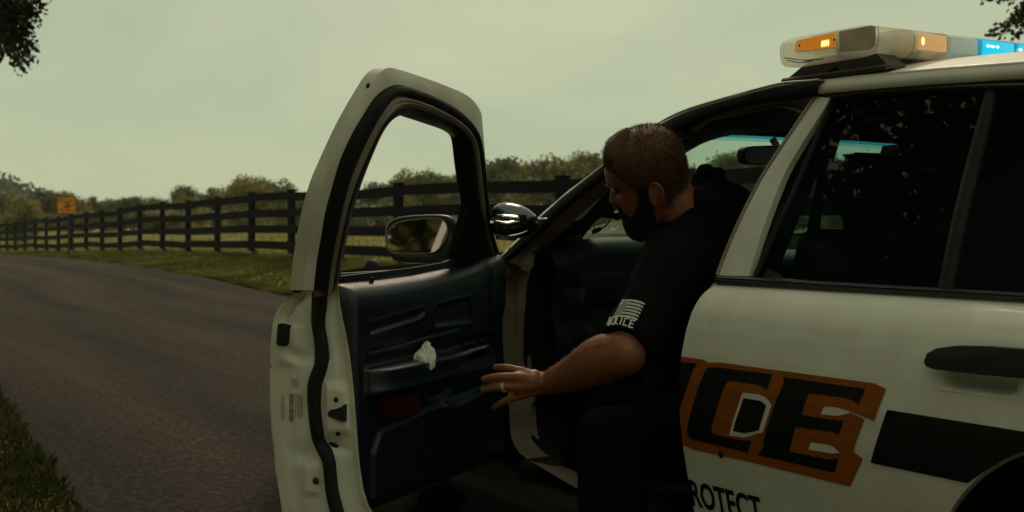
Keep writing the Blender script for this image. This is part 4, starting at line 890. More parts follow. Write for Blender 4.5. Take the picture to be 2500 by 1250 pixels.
# amber side lamp in the bar's near end
def onv(px, py, v): return carV(px, py, v)
al = [(1945, 100), (2036, 78), (2040, 82), (2040, 116), (1950, 126), (1944, 122)]
mb = MB(); mb.prism([onv(1992 + (x - 1992) * 1.06, 102 + (y - 102) * 1.1, .192) for x, y in al], (0, .01, 0)); mb.make('lamp_rim', M['lens'], lb_, smooth=False)
rows = []; NR = 64
for i in range(NR + 1):
    f = i / NR; xt, yt = 1946 + 92 * f, 99 - 19 * f; xb, yb = 1947 + 92 * f, 124 - 9 * f; o_ = .1905 - .0022 * abs(math.sin(f * math.pi * 16))
    rows.append([onv(xt * (1 - g) + xb * g, yt * (1 - g) + yb * g, o_) for g in (0, .3, .7, 1)])
V, F = grid(rows); obj('amber_lamp', V, F, M['amber'], lb_)
mb = MB(); p = onv(2015, 105, .187)
for dx in (-6, -1, 4, 9): q = onv(2013 + dx, 106 - dx * .2, .1875); mb.ell(q, (.0026, .0012, .008), u=8, v=6)
mb.make('bulb', M['amberhot'], lb_)
mb = MB()
for x, y in ((1951, 111), (2037, 97)): q = onv(x, y, .187); mb.ell(q, (.003, .002, .003), u=10, v=6)
mb.make('screw', M['steel'], lb_)
dm = mat('grimy_lens', (.30, .27, .22), .5, var=[(.3, (.40, .35, .28)), (.5, (.70, .64, .54)), (.75, (.85, .80, .70))], vscale=14, coat=.2)
_t = dm.node_tree; _tr = nn(_t, 'ShaderNodeBsdfTranslucent'); _tr.inputs[0].default_value = (.75, .68, .56, 1); _x = nn(_t, 'ShaderNodeMixShader'); _x.inputs[0].default_value = .4
_t.links.new(_t.nodes['Principled BSDF'].outputs[0], _x.inputs[1]); _t.links.new(_tr.outputs[0], _x.inputs[2]); _t.links.new(_x.outputs[0], _t.nodes['Material Output'].inputs[0])
mb = MB(); mb.prism([onv(x, y, .1925) for x, y in [(2048, 76), (2128, 62), (2136, 66), (2136, 112), (2120, 122), (2050, 124)]], (0, .003, 0)); mb.make('grimy_panel', dm, lb_, smooth=False)
mb = MB()
for a, b in (((1915, 141), (2010, 146)), ((1922, 147), (1985, 149))): mb.tube(cr([onv(a[0], a[1], .194), onv((a[0] + b[0]) / 2, a[1] + 6, .192), onv(b[0], b[1] - 2, .196)], 10), .0012, 5)
mb.make('wire', M['steel'], lb_)
for v, a_, wd in ((.27, .5, .05), (.36, -.4, .06), (.46, .2, .05)):
    mb = MB(); mb.box((-.07, -wd / 2, -.020), (.07, wd / 2, .020), T=Matrix.Translation((UR - .10, v, 1.522)) @ Matrix.Rotation(a_, 4, 'Z')); o = mb.make('reflector', M['chrome'], lb_, smooth=False); bevel(o, .006, 2)
mb = MB(); mb.box((UF + .06, .22, 1.495), (UR - .03, 1.45, 1.502)); mb.make('circuit_board', M['rim'], lb_, smooth=False)
# foot
ft = [(1911, 200), (1911, 194), (1925, 190), (1958, 163), (1975, 152), (2010, 144), (2135, 127), (2168, 158), (2168, 167), (2110, 176), (2046, 184), (1996, 192), (1950, 199)]
F3 = [onv(x, y, .215) for x, y in ft]; hole = [onv(x, y, .215) for x, y in [(2012, 177), (2045, 163), (2045, 173)]]
A_ = [Vector((p.x, p.z, 0)) for p in F3]; H_ = [Vector((p.x, p.z, 0)) for p in hole]; trs = tessellate_polygon([A_, H_]); al_ = F3 + hole; nP = len(al_)
V = [tuple(p) for p in al_] + [(p.x, p.y + .06, p.z) for p in al_]; F = [tuple(t) for t in trs] + [tuple(i + nP for i in t[::-1]) for t in trs]; k = 0
for L in (F3, hole): F += [(k + i, k + (i + 1) % len(L), nP + k + (i + 1) % len(L), nP + k + i) for i in range(len(L))]; k += len(L)
o = obj('foot', V, F, M['steel'], lb_, smooth=False)
mb = MB(); mb.tube([onv(1912, 198, .208), onv(2000, 186, .208), onv(2110, 172, .208), onv(2167, 163, .208)], .007, 6); mb.make('foot_rail', M['steel'], lb_)
mb = MB(); mb.box((UF + .03, 1.40, 1.45), (UR - .03, 1.46, 1.49)); mb.make('foot', M['steel'], lb_, smooth=False)
mb = MB(); mb.box((UF + .05, .42, 1.472), (UR - .03, 1.42, 1.490)); mb.make('base_rail', M['steel'], lb_, smooth=False)

# ================================================================== the open front door
zoomf = lambda L: [(640 + x * .512, 120 + y * .512) for x, y in L]
b0 = zoomf([(190, 1150), (205, 1000), (222, 900), (245, 780), (285, 640), (335, 520), (395, 390), (450, 285), (500, 200), (550, 122), (597, 87), (650, 95), (760, 130), (870, 170), (960, 208), (1010, 245), (1045, 300), (1053, 370), (1062, 480), (1075, 640), (1085, 760), (1110, 880), (1140, 1010)])
b1 = zoomf([(245, 1150), (262, 1000), (280, 900), (300, 780), (335, 650), (375, 520), (430, 400), (487, 305), (535, 232), (590, 187), (640, 170), (700, 180), (800, 218), (900, 270), (970, 328), (1005, 372), (1025, 420), (1040, 500), (1055, 640), (1070, 780), (1092, 900), (1128, 1012)])
b2 = zoomf([(300, 1180), (325, 1000), (345, 900), (372, 770), (408, 640), (450, 530), (498, 425), (540, 345), (577, 287), (612, 243), (650, 225), (700, 232), (800, 265), (900, 318), (968, 368), (1000, 410), (1018, 450), (1030, 520), (1045, 640), (1062, 800), (1086, 920), (1122, 1020)])
b3 = zoomf([(330, 1165), (355, 1000), (375, 900), (403, 770), (438, 660), (480, 555), (528, 450), (568, 375), (608, 320), (650, 285), (700, 275), (760, 285), (850, 320), (930, 362), (975, 402), (1000, 440), (1012, 480), (1024, 560), (1038, 700), (1056, 820), (1080, 930), (1116, 1025)])
b4 = zoomf([(372, 1110), (385, 1000), (405, 900), (428, 790), (455, 700), (490, 600), (530, 500), (570, 410), (610, 350), (650, 320), (690, 311), (740, 325), (830, 355), (900, 380), (938, 405), (951, 440), (960, 520), (970, 600), (985, 680), (990, 745), (962, 860), (935, 975), (930, 1015)])
NF = 130
def dcurve(px, off): return cr([doorW(x, y, off) for x, y in px], NF)
D0 = dcurve(b0, .0); D1 = dcurve(b1, .012); D2 = dcurve(b2, .022); D3 = dcurve(b3, .032); D4 = dcurve(b4, .010)
j = lambda A, w, s=0: A + np.array([s, w, 0])
V, F = grid([list(r) for r in (j(D4, -.03), j(D3, -.032), j(D1, -.040), j(D0, -.034), j(D0, -.022), D0 * .97 + D1 * .03, j(D0 * .7 + D1 * .3, .002), j(D0 * .25 + D1 * .75, .002), D1, j(D1, -.02))])
door = obj('front_door', V, F, M['jamb2'], car, M4=CAR_M.inverted() @ DOOR_M); sharp(door, 50); door['label'] = 'wide open front door seen from its inner side'
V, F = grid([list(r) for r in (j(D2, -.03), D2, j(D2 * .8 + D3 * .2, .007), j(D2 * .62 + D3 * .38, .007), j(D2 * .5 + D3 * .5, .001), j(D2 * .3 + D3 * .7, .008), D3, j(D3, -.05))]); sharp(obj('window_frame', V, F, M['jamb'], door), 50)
V, F = grid([list(r) for r in (j(D3, -.05), D3, j(D3 * .7 + D4 * .3, .004), D4, j(D4, -.012), j(D4, -.03))]); obj('glass_run', V, F, M['rubber'], door)
# weatherstrip: round the frame, then down the shut face
z2 = lambda L: [(640 + x * .488, 640 + y * .488) for x, y in L]
sL = [(762, 682)] + [(761, 738), (761, 790), (768, 835), (768, 884), (758, 912), (751, 940), (752, 985), (756, 1030), (760, 1058), (766, 1082), (776, 1104), (787, 1125), (791, 1152), (795, 1190), (801, 1226), (812, 1262), (830, 1310)]
sR = [(799, 682)] + [(799, 738), (794, 790), (801, 835), (803, 884), (796, 912), (787, 940), (784, 985), (787, 1030), (791, 1055), (800, 1082), (814, 1104), (820, 1128), (822, 1152), (826, 1190), (834, 1226), (845, 1262), (863, 1310)]
def strip(name, A, B, h, m, parent, d):
    d = np.array(d); rows = [A - d * .012, A, A * .85 + B * .15 + d * h * .7, A * .6 + B * .4 + d * h, A * .35 + B * .65 + d * h, A * .12 + B * .88 + d * h * .7, B, B - d * .012]
    V, F = grid([list(r) for r in rows]); return obj(name, V, F, m, parent)
strip('weatherstrip', D1, D2, .016, M['rubber'], door, (0, 1, 0))
# shut face: a height field over the face of the free edge, designed in the picture plane and set at the door's end
cL = [(741, 686), (737, 702), (713, 722), (692, 742), (677, 762), (669, 785), (664, 820), (661, 860), (660, 930), (661, 1000), (666, 1070), (674, 1150), (684, 1210), (692, 1262), (705, 1340)]
cR = [(826, 686), (827, 702), (829, 735), (836, 775), (845, 815), (853, 860), (859, 910), (864, 960), (869, 1020), (873, 1080), (879, 1140), (887, 1195), (900, 1235), (925, 1275), (965, 1340)]
SE = .985
def fx(tab, y): return np.interp(y, [b for a, b in tab], [a for a, b in tab])
def g2(px, py, cx, cy, sx, sy, r=0):
    c, s = math.cos(r), math.sin(r); dx, dy = px - cx, py - cy; return math.exp(-(((c * dx + s * dy) / sx) ** 2 + ((-s * dx + c * dy) / sy) ** 2))
def relief(px, py):
    L, Rr_ = float(fx(cL, py)), float(fx(cR, py)); f = (px - L) / (Rr_ - L)
    s = .0
    s += -.012 * float(sm(f, .10, .26)) + .0                             # outer flange stands proud
    s += .010 * float(sm(f, .92, .99))                                    # inner flange
    s += .014 * (float(sm(py, 790, 800)) * float(sm(900 - py, 0, 26))) * g2(px, py, 708, 845, 26, 400) # buffer shelf
    s += -.012 * g2(px, py, 722, 868, 26, 14, .5)
    s += .012 * float(sm(py, 872, 892)) * float(sm(f, .12, .3)) * float(sm(1.0 - f, .1, .5))
    s += .014 * float(sm(py, 925, 955)) * float(sm(1075 - py, 0, 30)) * float(sm(px, 790, 800)) * float(sm(f, .0, .2)) * float(sm(.97 - f, 0, .10)) # latch platform
    s += -.014 * g2(px, py, 820, 1088, 30, 12, .35) - .010 * g2(px, py, 745, 1108, 26, 22, .6)
    s += .008 * float(sm(py, 1120, 1140)) * float(sm(px, 735, 748)) * float(sm(785 - px, 0, 14)) * float(sm(1215 - py, 0, 16))
    s += -.02 * g2(px, py, 735, 725, 26, 16, -.4) - .010 * g2(px, py, 702, 760, 14, 40, .5)
    s += -.010 * float(sm(f, .78, .9)) * float(sm(py, 760, 850)) * float(sm(1000 - py, 0, 120))
    return s
rows = []
for py in list(np.linspace(687, 1340, 132)):
    L, Rr_ = float(fx(cL, py)), float(fx(cR, py)); row = []
    for k in range(-3, 57):
        f = max(0, k) / 56; px = L + (Rr_ - L) * f; s = SE + .012 + relief(px, py)
        if k == -3: row.append(doorS(L, py, SE) + Vector((-.07, -.006, 0)))
        elif k == -2: row.append(doorS(L, py, SE) + Vector((-.012, -.004, 0)))
        elif k == -1: row.append(doorS(L, py, SE + .008) + Vector((0, -.002, 0)))
        else: row.append(doorS(px, py, s))
    rows.append(row)
V, F = grid(rows); sharp(obj('shut_face', V, F, M['jamb2'], door), 60)
def seal_side(tab): return cr([doorS(x, y, SE + .012 + relief(x, y)) for x, y in tab], 90)
strip('weatherstrip', seal_side(sL), seal_side(sR), .016, M['rubber'], door, (1, 0, 0))
# outer skin of the door
rows = []
for s in np.linspace(0, SE + .004, 20): rows.append([(s, interp(z, [(a, b) for a, b in PROF]) - .004, z) for z in np.linspace(.325, .955, 30)])
V, F = grid(rows); obj('outer_panel', V, F, M['paint'], door)
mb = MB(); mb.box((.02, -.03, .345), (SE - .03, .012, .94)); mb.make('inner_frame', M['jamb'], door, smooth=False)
mb = MB(); mb.box((.03, -.035, .945), (SE - .01, -.012, .968)); mb.make('belt_moulding', M['trim'], door, smooth=False)
# fittings of the shut face
def facepoly(name, px, h, m, inset=0):
    mb = MB(); P = [doorS(x, y, SE + .012 + relief(x, y) + h) for x, y in px]; s_ = max(p.x for p in P); P = [Vector((s_, p.y, p.z)) for p in P]; mb.prism(P, (-.02, 0, 0)); o = mb.make(name, m, door, smooth=False); return o
o = facepoly('rubber_buffer', [(683, 789), (702, 791), (706, 796), (700, 838), (695, 846), (677, 844), (674, 839), (680, 793)], .010, M['rubber']); bevel(o, .003, 2)
facepoly('latch_slot', [(800, 1010), (806, 1001), (822, 998), (838, 992), (846, 986), (846, 1028), (832, 1027), (812, 1019), (802, 1017)], .0012, M['cabin'])
facepoly('latch_claw', [(818, 1008), (826, 1004), (832, 1012), (826, 1020), (818, 1017)], .004, M['steel'])
mb = MB(); mb.ell(doorS(725, 703, SE + .01), (.012, .016, .013)); mb.ell(doorS(733, 700, SE), (.012, .012, .012)); mb.make('rubber_buffer', M['rubber'], door)
mb = MB(); q = doorW(901, 211, -.006); mb.ell(q, (.010, .006, .008)); mb.make('rubber_plug', M['rubber'], door)
for x, y, r, mm in ((820, 976, .0068, 'cabin'), (825, 1058, .0068, 'cabin'), (771, 1174, .0095, 'steel')):
    mb = MB(); q = doorS(x, y, SE + .0125 + relief(x, y)); mb.ell(q, (.003, r, r), u=16, v=8); mb.make('bolt', M[mm], door)
# certification label with its bar code and lines of print
lab = mat('worn_label', (.52, .48, .40), .5, var=(.45, .41, .34), vscale=60); ink = mat('faded_ink', (.16, .14, .12), .6)
def facequad(mb, x0, y0, x1, y1, h, skew=0):
    P = [doorS(x, y, SE + .012 + relief(x, y) + h) for x, y in ((x0, y0), (x1, y0), (x1 + skew, y1), (x0 + skew, y1))]; mb.add(P, [(0, 1, 2, 3)])
mb = MB(); y = 962
while y < 1030:
    w_ = random.choice((.7, 1.1, 1.8)); facequad(mb, 706, y, 717, y + w_, .0016); y += w_ + random.choice((.7, .9, 1.3))
for x in (721, 725, 729, 733, 737):
    y = 960 + random.uniform(0, 6)
    while y < 1018: w_ = random.uniform(2, 7); facequad(mb, x, y, x + 1.6, y + w_, .0016); y += w_ + 1.3
y = 964
while y < 1028: w_ = random.uniform(2, 5); facequad(mb, 688, y, 693 + random.uniform(0, 3), y + w_ * .4, .0016); facequad(mb, 687, y, 688.2, y + w_, .0016); y += w_ + 2
mb.make('printed_label', ink, door, smooth=False)
mb = MB(); facequad(mb, 712, 925, 728, 944, .0016)
y = 898
while y < 926: facequad(mb, 724, y, 725.5, y + 2, .0016); y += 3
mb.make('paper_label', lab, door, smooth=False)
mb = MB(); facequad(mb, 660.5, 888, 662.5, 897, .010); facequad(mb, 666, 1072, 667.3, 1118, .010, 3); mb.make('scuff', M['cabin'], door, smooth=False)

# trim panel: height field over the inner side
NS, NZ = 250, 170
topc = [doorF(x, y, .018) for x, y in [(829, 690), (900, 684), (1000, 671), (1080, 655), (1130, 639), (1165, 622), (1192, 611)]]
sT = [p.x for p in topc][::-1]; zT = [p.z for p in topc][::-1]
def ztop(s): return np.interp(s, sT, zT)
def gro(pxs, w=.075):
    return [(lambda p: (p.x, p.z))(doorF(x, y, w)) for x, y in pxs]
def segd(S_, Z_, pl):
    D = np.full(S_.shape, 9.)
    for (a, b), (c, d) in zip(pl[:-1], pl[1:]):
        L2 = (c - a) ** 2 + (d - b) ** 2 + 1e-12; t = np.clip(((S_ - a) * (c - a) + (Z_ - b) * (d - b)) / L2, 0, 1); D = np.minimum(D, np.hypot(S_ - a - t * (c - a), Z_ - b - t * (d - b)))
    return D
def inpoly(S_, Z_, pl):
    I = np.zeros(S_.shape, bool); n = len(pl)
    for i in range(n):
        (a, b), (c, d) = pl[i], pl[(i + 1) % n]
        I ^= ((b > Z_) != (d > Z_)) & (S_ < (c - a) * (Z_ - b) / (d - b + 1e-12) + a)
    return I
s_ = np.linspace(.055, .985, NS)[:, None] * np.ones((1, NZ)); f_ = np.linspace(0, 1, NZ)[None, :] * np.ones((NS, 1))
zb0 = .357; z_ = zb0 + (ztop(s_) - zb0) * f_
dl = .985 - s_; dt = ztop(s_) - z_; db = z_ - zb0; dr = s_ - .055
cor = .10; dx_ = np.clip(cor - dl, 0, None); dz_ = np.clip(cor - db, 0, None); dc = np.where((dl < cor) & (db < cor), cor - np.hypot(dx_, dz_), np.minimum(dl, db))
rnd = lambda d, r: np.sqrt(np.clip(1 - (1 - np.clip(d / r, 0, 1)) ** 2, 0, 1))
w_ = .010 + .068 * rnd(np.clip(dl, 0, 9), .045) * np.sqrt(np.clip(1 - (1 - np.clip(dt / .095, 0, 1)) ** 4, 0, 1)) * rnd(np.clip(dc, 0, 9), .04) * rnd(dr, .05)
gx = lambda pl, d, wd_: d * np.exp(-(segd(s_, z_, pl) / wd_) ** 2)
loopA = gro([(898, 787), (940, 776), (1000, 759), (1033, 749), (1038, 758), (1036, 768), (1024, 780), (1000, 788), (950, 804), (902, 820)]); w_ -= .006 * sm(np.where(inpoly(s_, z_, loopA), 1., 0.) * segd(s_, z_, loopA), 0, .012); w_ += gx(loopA, .0028, .0045)
loopB = gro([(1145, 722), (1080, 738), (1066, 743), (1058, 755), (1056, 775), (1057, 800), (1150, 790)]); w_ -= .008 * sm(np.where(inpoly(s_, z_, loopB), 1., 0.) * segd(s_, z_, loopB), 0, .014); w_ += gx(loopB, .0028, .0045)
lineC = gro([(902, 859), (960, 845), (1040, 820), (1120, 800)]); w_ += gx(lineC, -.006, .004) + gx([(a, b - .008) for a, b in lineC], .002, .005)
w_ -= .010 * sm(.775 - z_, 0, .03) * sm(z_, .66, .7) * sm(s_, .1, .2) * sm(.93 - s_, 0, .02)
# armrest
arm_t = .735 + .012 * sm(.55 - s_, 0, .35); arm_b = .655 + .055 * sm(.62 - s_, 0, .25)
endr = rnd(np.clip(.925 - s_, 0, 9), .10) * rnd(np.clip(s_ - .22, 0, 9), .12)
inz = sm(arm_t + .004 - z_, 0, .012) * sm(z_ - arm_b, -.004, .022)
bul = .062 * endr * inz * (1 - .25 * ((z_ - (arm_t + arm_b) / 2) / .04) ** 2 * 0) ; bul = bul * np.where(inz > 0, (.86 + .14 * rnd(np.clip(arm_t + .004 - z_, 0, 9), .03) ), 1)
w_ += bul
w_ -= .010 * sm(.10 - np.hypot((s_ - .52) / 1.0, (z_ - .640) / .4), 0, .05)
# lower map pocket and padded lower field
loopD = [(.89, .42), (.885, .535), (.84, .575), (.60, .590), (.40, .60)]; lowp = [(.90, .405), (.90, .52), (.86, .575), (.62, .600), (.25, .615), (.14, .60), (.14, .405)]
w_ += .012 * sm(np.where(inpoly(s_, z_, lowp), 1., 0.) * segd(s_, z_, lowp), 0, .02); w_ += gx([(.50, .585), (.44, .572), (.30, .59), (.12, .62)], .008, .010)
w_ += gx([(.52, .60), (.51, .50), (.50, .42)], -.004, .005)
# hinge-side column of the panel
w_ += gx([(.20, .98), (.205, .90), (.20, .82), (.16, .72)], -.006, .010) + .010 * sm(.20 - s_, 0, .03) * sm(z_, .80, .86)
V = np.stack([s_, w_, z_], -1).reshape(-1, 3); idx = np.arange(NS * NZ).reshape(NS, NZ)
F = np.stack([idx[:-1, :-1], idx[:-1, 1:], idx[1:, 1:], idx[1:, :-1]], -1).reshape(-1, 4)
# rounded lower corner: drop faces beyond it
keep = (dc.reshape(-1)[F].min(1) > -1e-4); F = F[keep]
tp = obj('trim_panel', V, F, M['vinyl'], door)
def wat(s, z):
    i = int(np.clip((s - .055) / .93 * (NS - 1), 0, NS - 1)); jz = int(np.clip((z - zb0) / (ztop(s) - zb0) * (NZ - 1), 0, NZ - 1)); return float(w_[i, jz])
mb = MB(); q = doorF(908, 691, .040); mb.tube([(q.x, q.y, q.z - .012), (q.x, q.y, q.z + .010)], .0045, 10); mb.ell((q.x, q.y, q.z + .012), (.006, .006, .004)); mb.tube([(q.x - .008, q.y, q.z + .0), (q.x + .014, q.y, q.z + .003)], .0022, 6); mb.make('lock_knob', M['rubber'], door)
# lamp with louvres
mb = MB(); rl = [(936, 967), (1025, 961), (1027, 998), (1012, 1007), (972, 1014), (940, 1016), (935, 1008)]
P = [doorF(x, y, .086) for x, y in rl]; mb.prism(P, (0, -.02, 0)); lamp_ = mb.make('courtesy_lamp', M['red'], door, smooth=False); lamp_['label'] = 'dark red ribbed lamp below the armrest'
mb = MB()
for k in range(6):
    a = doorF(940, 973 + k * 7, .089); b = doorF(1022 - k * 1.5, 968 + k * 6.2, .089); mb.tube([a, b], .0028, 6)
mb.make('louvre', M['red'], lamp_)
mb = MB(); P = [doorF(x, y, .088) for x, y in [(937, 1017), (972, 1016), (1013, 1009), (1028, 999)]]; mb.tube(P, .0028, 6); mb.make('lamp_bezel', M['vinyl'], lamp_)
# switch panel on the front of the armrest, sail with the mirror
mb = MB()
for k in range(4):
    p = Vector((.40 - .05 * k, .10, .742 + .002 * k)); mb.box((p.x - .016, p.y - .008, p.z), (p.x + .016, p.y + .008, p.z + .008))
mb.make('switch', M['rubber'], door, smooth=False)
mb = MB(); mb.box((.17, .060, .79), (.29, .075, .845)); o = mb.make('release_handle', M['dash'], door, smooth=False); bevel(o, .01, 3)
sail = [doorW(x, y, .006) for x, y in [(1148, 505), (1130, 585), (1112, 645), (1165, 625), (1196, 612), (1214, 625), (1200, 560), (1180, 470), (1170, 400), (1160, 420)]]
mb = MB(); mb.prism(sail, (0, -.03, 0)); mb.make('mirror_sail', M['trim'], door, smooth=False)
mb = MB(); mb.prism([doorF(x, y, .02) for x, y in [(832, 688), (1000, 669), (1090, 650), (1150, 622), (1150, 612), (1085, 641), (1000, 655), (832, 674)]], (0, -.012, 0)); mb.make('glass_slot', M['trim'], door, smooth=False)
# outside mirror
mir = bpy.data.objects.new('side_mirror', None); COL.objects.link(mir); mir.parent = door
MN = Vector((-.12, -.993, 0)).normalized(); MP = Vector((-.29, 3.79, 1.07)); DI = DOOR_M.inverted()
def onm(px, py, back=0):
    d = ray(px, py); t = (MP - MN * back - CAMP).dot(MN) / d.dot(MN); return DI @ (CAMP + d * t)
HO = [(942, 580), (944, 556), (958, 538), (985, 530), (1040, 526), (1085, 527), (1108, 538), (1119, 560), (1123, 590), (1119, 618), (1104, 634), (1080, 640), (1020, 640), (975, 636), (952, 622), (944, 603)]
HI = [(943.5, 590), (946, 570), (956, 553), (972, 543), (1000, 537), (1040, 533), (1072, 534), (1086, 541), (1092, 556), (1091, 575), (1083, 592), (1070, 608), (1055, 617), (1020, 619), (965, 618), (950, 611), (944.5, 602)]
O_ = cr([onm(*p) for p in HO + HO[:1]], 49)[:-1]; I_ = cr([onm(*p) for p in HI + HI[:1]], 49)[:-1]
cen = O_.mean(0); bk = np.array(DI.to_3x3() @ (-MN)); sd = np.array(DI.to_3x3() @ Vector((1, 0, 0)))
def ali(A, B):  # align ring B to A's start
    k = np.argmin(np.linalg.norm(B - A[0], axis=1)); B = np.roll(B, -k, 0); return B
I_ = ali(O_, I_)
rows = [I_ + bk * .012, I_, I_ * .5 + O_ * .5 - bk * .002, O_, O_ + bk * .012 + (O_ - cen) * .04, O_ + bk * .045 + (O_ - cen) * -.02 + sd * .006, O_ * .7 + cen * .3 + bk * .085 + sd * .01, O_ * .3 + cen * .7 + bk * .105 + sd * .01]
V, F = grid([list(r) for r in rows], True); F.append(tuple(7 * 48 + k for k in range(48))); obj('mirror_housing', V, F, M['trim'], mir)
V = [tuple(p) for p in (I_ + bk * .003)]; mb = MB(); mb.add(V, [tuple(range(48))]); mb.make('mirror_face', M['mirror'], mir, smooth=False, fix=False)
mb = MB(); mb.tube(np.vstack([I_, I_[:1]]) - bk * .0005, .0016, 5, cap=False); mb.make('mirror_rim', M['jamb'], mir)
mb = MB(); a = DI @ (MP + Vector((.09, .03, -.045))); mb.tube([tuple(a), (.12, -.03, 1.02), (.10, .0, 1.0)], [.030, .032, .035], 10); mb.make('mirror_arm', M['trim'], mir)
# a hinge arm
mb = MB(); mb.box((-.03, -.02, .42), (.06, .02, .50)); mb.box((-.03, -.02, .74), (.06, .02, .82)); mb.make('hinge', M['jamb'], door, smooth=False)

# crumpled tissue on the armrest
def tissue_():
    cc = DOOR_M @ doorF(1035, 880, .108); bm = bmesh.new(); bmesh.ops.create_icosphere(bm, subdivisions=5, radius=1)
    for v in bm.verts:
        p = v.co.copy(); n1 = noise.fractal(p * 1.8 + Vector((3, 1, 2)), .8, 2, 3); rg = 1 - abs(noise.noise(p * 3.1)) * 1.6
        r = 1 + .22 * n1 + .16 * rg; top = max(0, p.z); sx = .0225 * (1 - .42 * sm(p.z, .35, .95)); v.co = Vector((p.x * r * float(sx) + .006 * top, p.y * r * .020 * (1 - .4 * top), p.z * .036 * (1 + .15 * n1)))
        if p.z > .55: v.co.z += .010 * (p.z - .55) / .45; v.co.x += .002 + .004 * noise.noise(p * 6)
        if v.co.z < -.022: v.co.z = -.022 + (v.co.z + .022) * .05
    for f in bm.faces: f.smooth = True
    me = bpy.data.meshes.new('tissue'); bm.to_mesh(me); bm.free(); me.materials.append(M['tissue']); o = bpy.data.objects.new('tissue', me); COL.objects.link(o); o.location = cc; o.scale = (1.14, 1.1, 1.14); return o
tag(tissue_(), 'crumpled white tissue lying on the armrest of the open door', 'tissue')

# ================================================================== the officer
def remesh(name, parts, vox, sm_it, m, disp=None, parent=None):
    mb = MB()
    for kind, a in parts:
        if kind == 'c': mb.tube(*a)
        elif kind == 'e': mb.ell(*a)
        else: mb.add(*a)
    o = obj(name, mb.V, mb.F, m)
    bm = bmesh.new(); bm.from_mesh(o.data); bmesh.ops.recalc_face_normals(bm, faces=bm.faces); bm.to_mesh(o.data); bm.free()
    r = o.modifiers.new('r', 'REMESH'); r.mode = 'VOXEL'; r.voxel_size = vox; r.use_smooth_shade = True
    s = o.modifiers.new('s', 'SMOOTH'); s.factor = .5; s.iterations = sm_it
    bpy.context.view_layer.update(); me = bpy.data.meshes.new_from_object(o.evaluated_get(bpy.context.evaluated_depsgraph_get())); o.modifiers.clear(); o.data = me
    if disp:
        co = np.empty(len(me.vertices) * 3, np.float32); me.vertices.foreach_get('co', co); co = co.reshape(-1, 3); no = np.empty(len(me.vertices) * 3, np.float32); me.vertices.foreach_get('normal', no); no = no.reshape(-1, 3)
        d = np.array([disp(Vector(c), Vector(n)) for c, n in zip(co.tolist(), no.tolist())]); co = co + no * d[:, None]; me.vertices.foreach_set('co', co.ravel()); me.update()
    me.polygons.foreach_set('use_smooth', [True] * len(me.polygons))
    if parent: o.parent = parent
    return o
def caps(pts, rad, seg=16):
    """capsule chain with rounded ends"""
    P = [Vector(p) for p in pts]; n = 18; Pr = cr([(*p, r) for p, r in zip(P, rad)], n)
    L = [('c', (Pr[:, :3], list(Pr[:, 3]), seg))]
    for k in (0, -1): r = Pr[k, 3]; L.append(('e', (Pr[k, :3], (r, r, r))))
    return L
# joints
fwd = Vector((-.95, .31, 0)).normalized(); lft = Vector((-.31, -.95, 0)).normalized()
pel = W(1722, 1055, 3.44); mid = W(1722, 860, 3.44); che = W(1708, 690, 3.40); ucb = W(1700, 590, 3.36); nkb = W(1690, 545, 3.33)
HEADC = W(1592, 480, 3.20)
lsh = W(1643, 648, 3.17); lel = W(1522, 864, 3.02); lwr = W(1338, 936, 3.17)
rsh = W(1745, 620, 3.58); rel = W(1730, 850, 3.74); rwr = W(1712, 930, 3.88)
lhip = pel + lft * .10; lkn = W(1492, 1075, 3.10); lan = Vector((lkn.x + .01, lkn.y - .06, .10))
rhip = pel - lft * .10; rkn = W(1500, 1010, 3.72); ran = Vector((rkn.x - .10, rkn.y + .06, .40))
# head in its own frame (x face, y left ear, z crown)
pitch = R_(21); roll = R_(25)
hx = (Vector((-.965, .24, 0)).normalized() * math.cos(pitch) + Vector((0, 0, -1)) * math.sin(pitch)).normalized(); hy = Vector((-hx.y * -1, 0, 0))
hy = Vector((0, 0, 1)).cross(hx).normalized(); hz = hx.cross(hy).normalized(); hz, hy = (hz * math.cos(roll) + hy * math.sin(roll)), (hy * math.cos(roll) - hz * math.sin(roll)); HS = 1.07
HM = Matrix(((hx.x, hy.x, hz.x, HEADC.x), (hx.y, hy.y, hz.y, HEADC.y), (hx.z, hy.z, hz.z, HEADC.z), (0, 0, 0, 1))) @ Matrix.Diagonal((HS, HS, HS, 1)) @ Matrix.Translation((0, -.065, 0))
HR = [(-.128, .060, .030, .014), (-.122, .076, .010, .030), (-.108, .090, -.012, .043), (-.090, .094, -.035, .053), (-.070, .091, -.055, .060), (-.050, .094, -.070, .064), (-.030, .092, -.082, .068), (-.005, .090, -.092, .071), (.020, .088, -.098, .074), (.038, .085, -.101, .076), (.055, .094, -.102, .077), (.080, .093, -.099, .0775), (.100, .083, -.093, .074), (.118, .064, -.080, .065), (.132, .038, -.060, .048), (.140, .010, -.030, .025), (.142, -.008, -.012, .004)]
def hrow(z): return [float(np.interp(z, [r[0] for r in HR], [r[k] for r in HR])) for k in (1, 2, 3)]
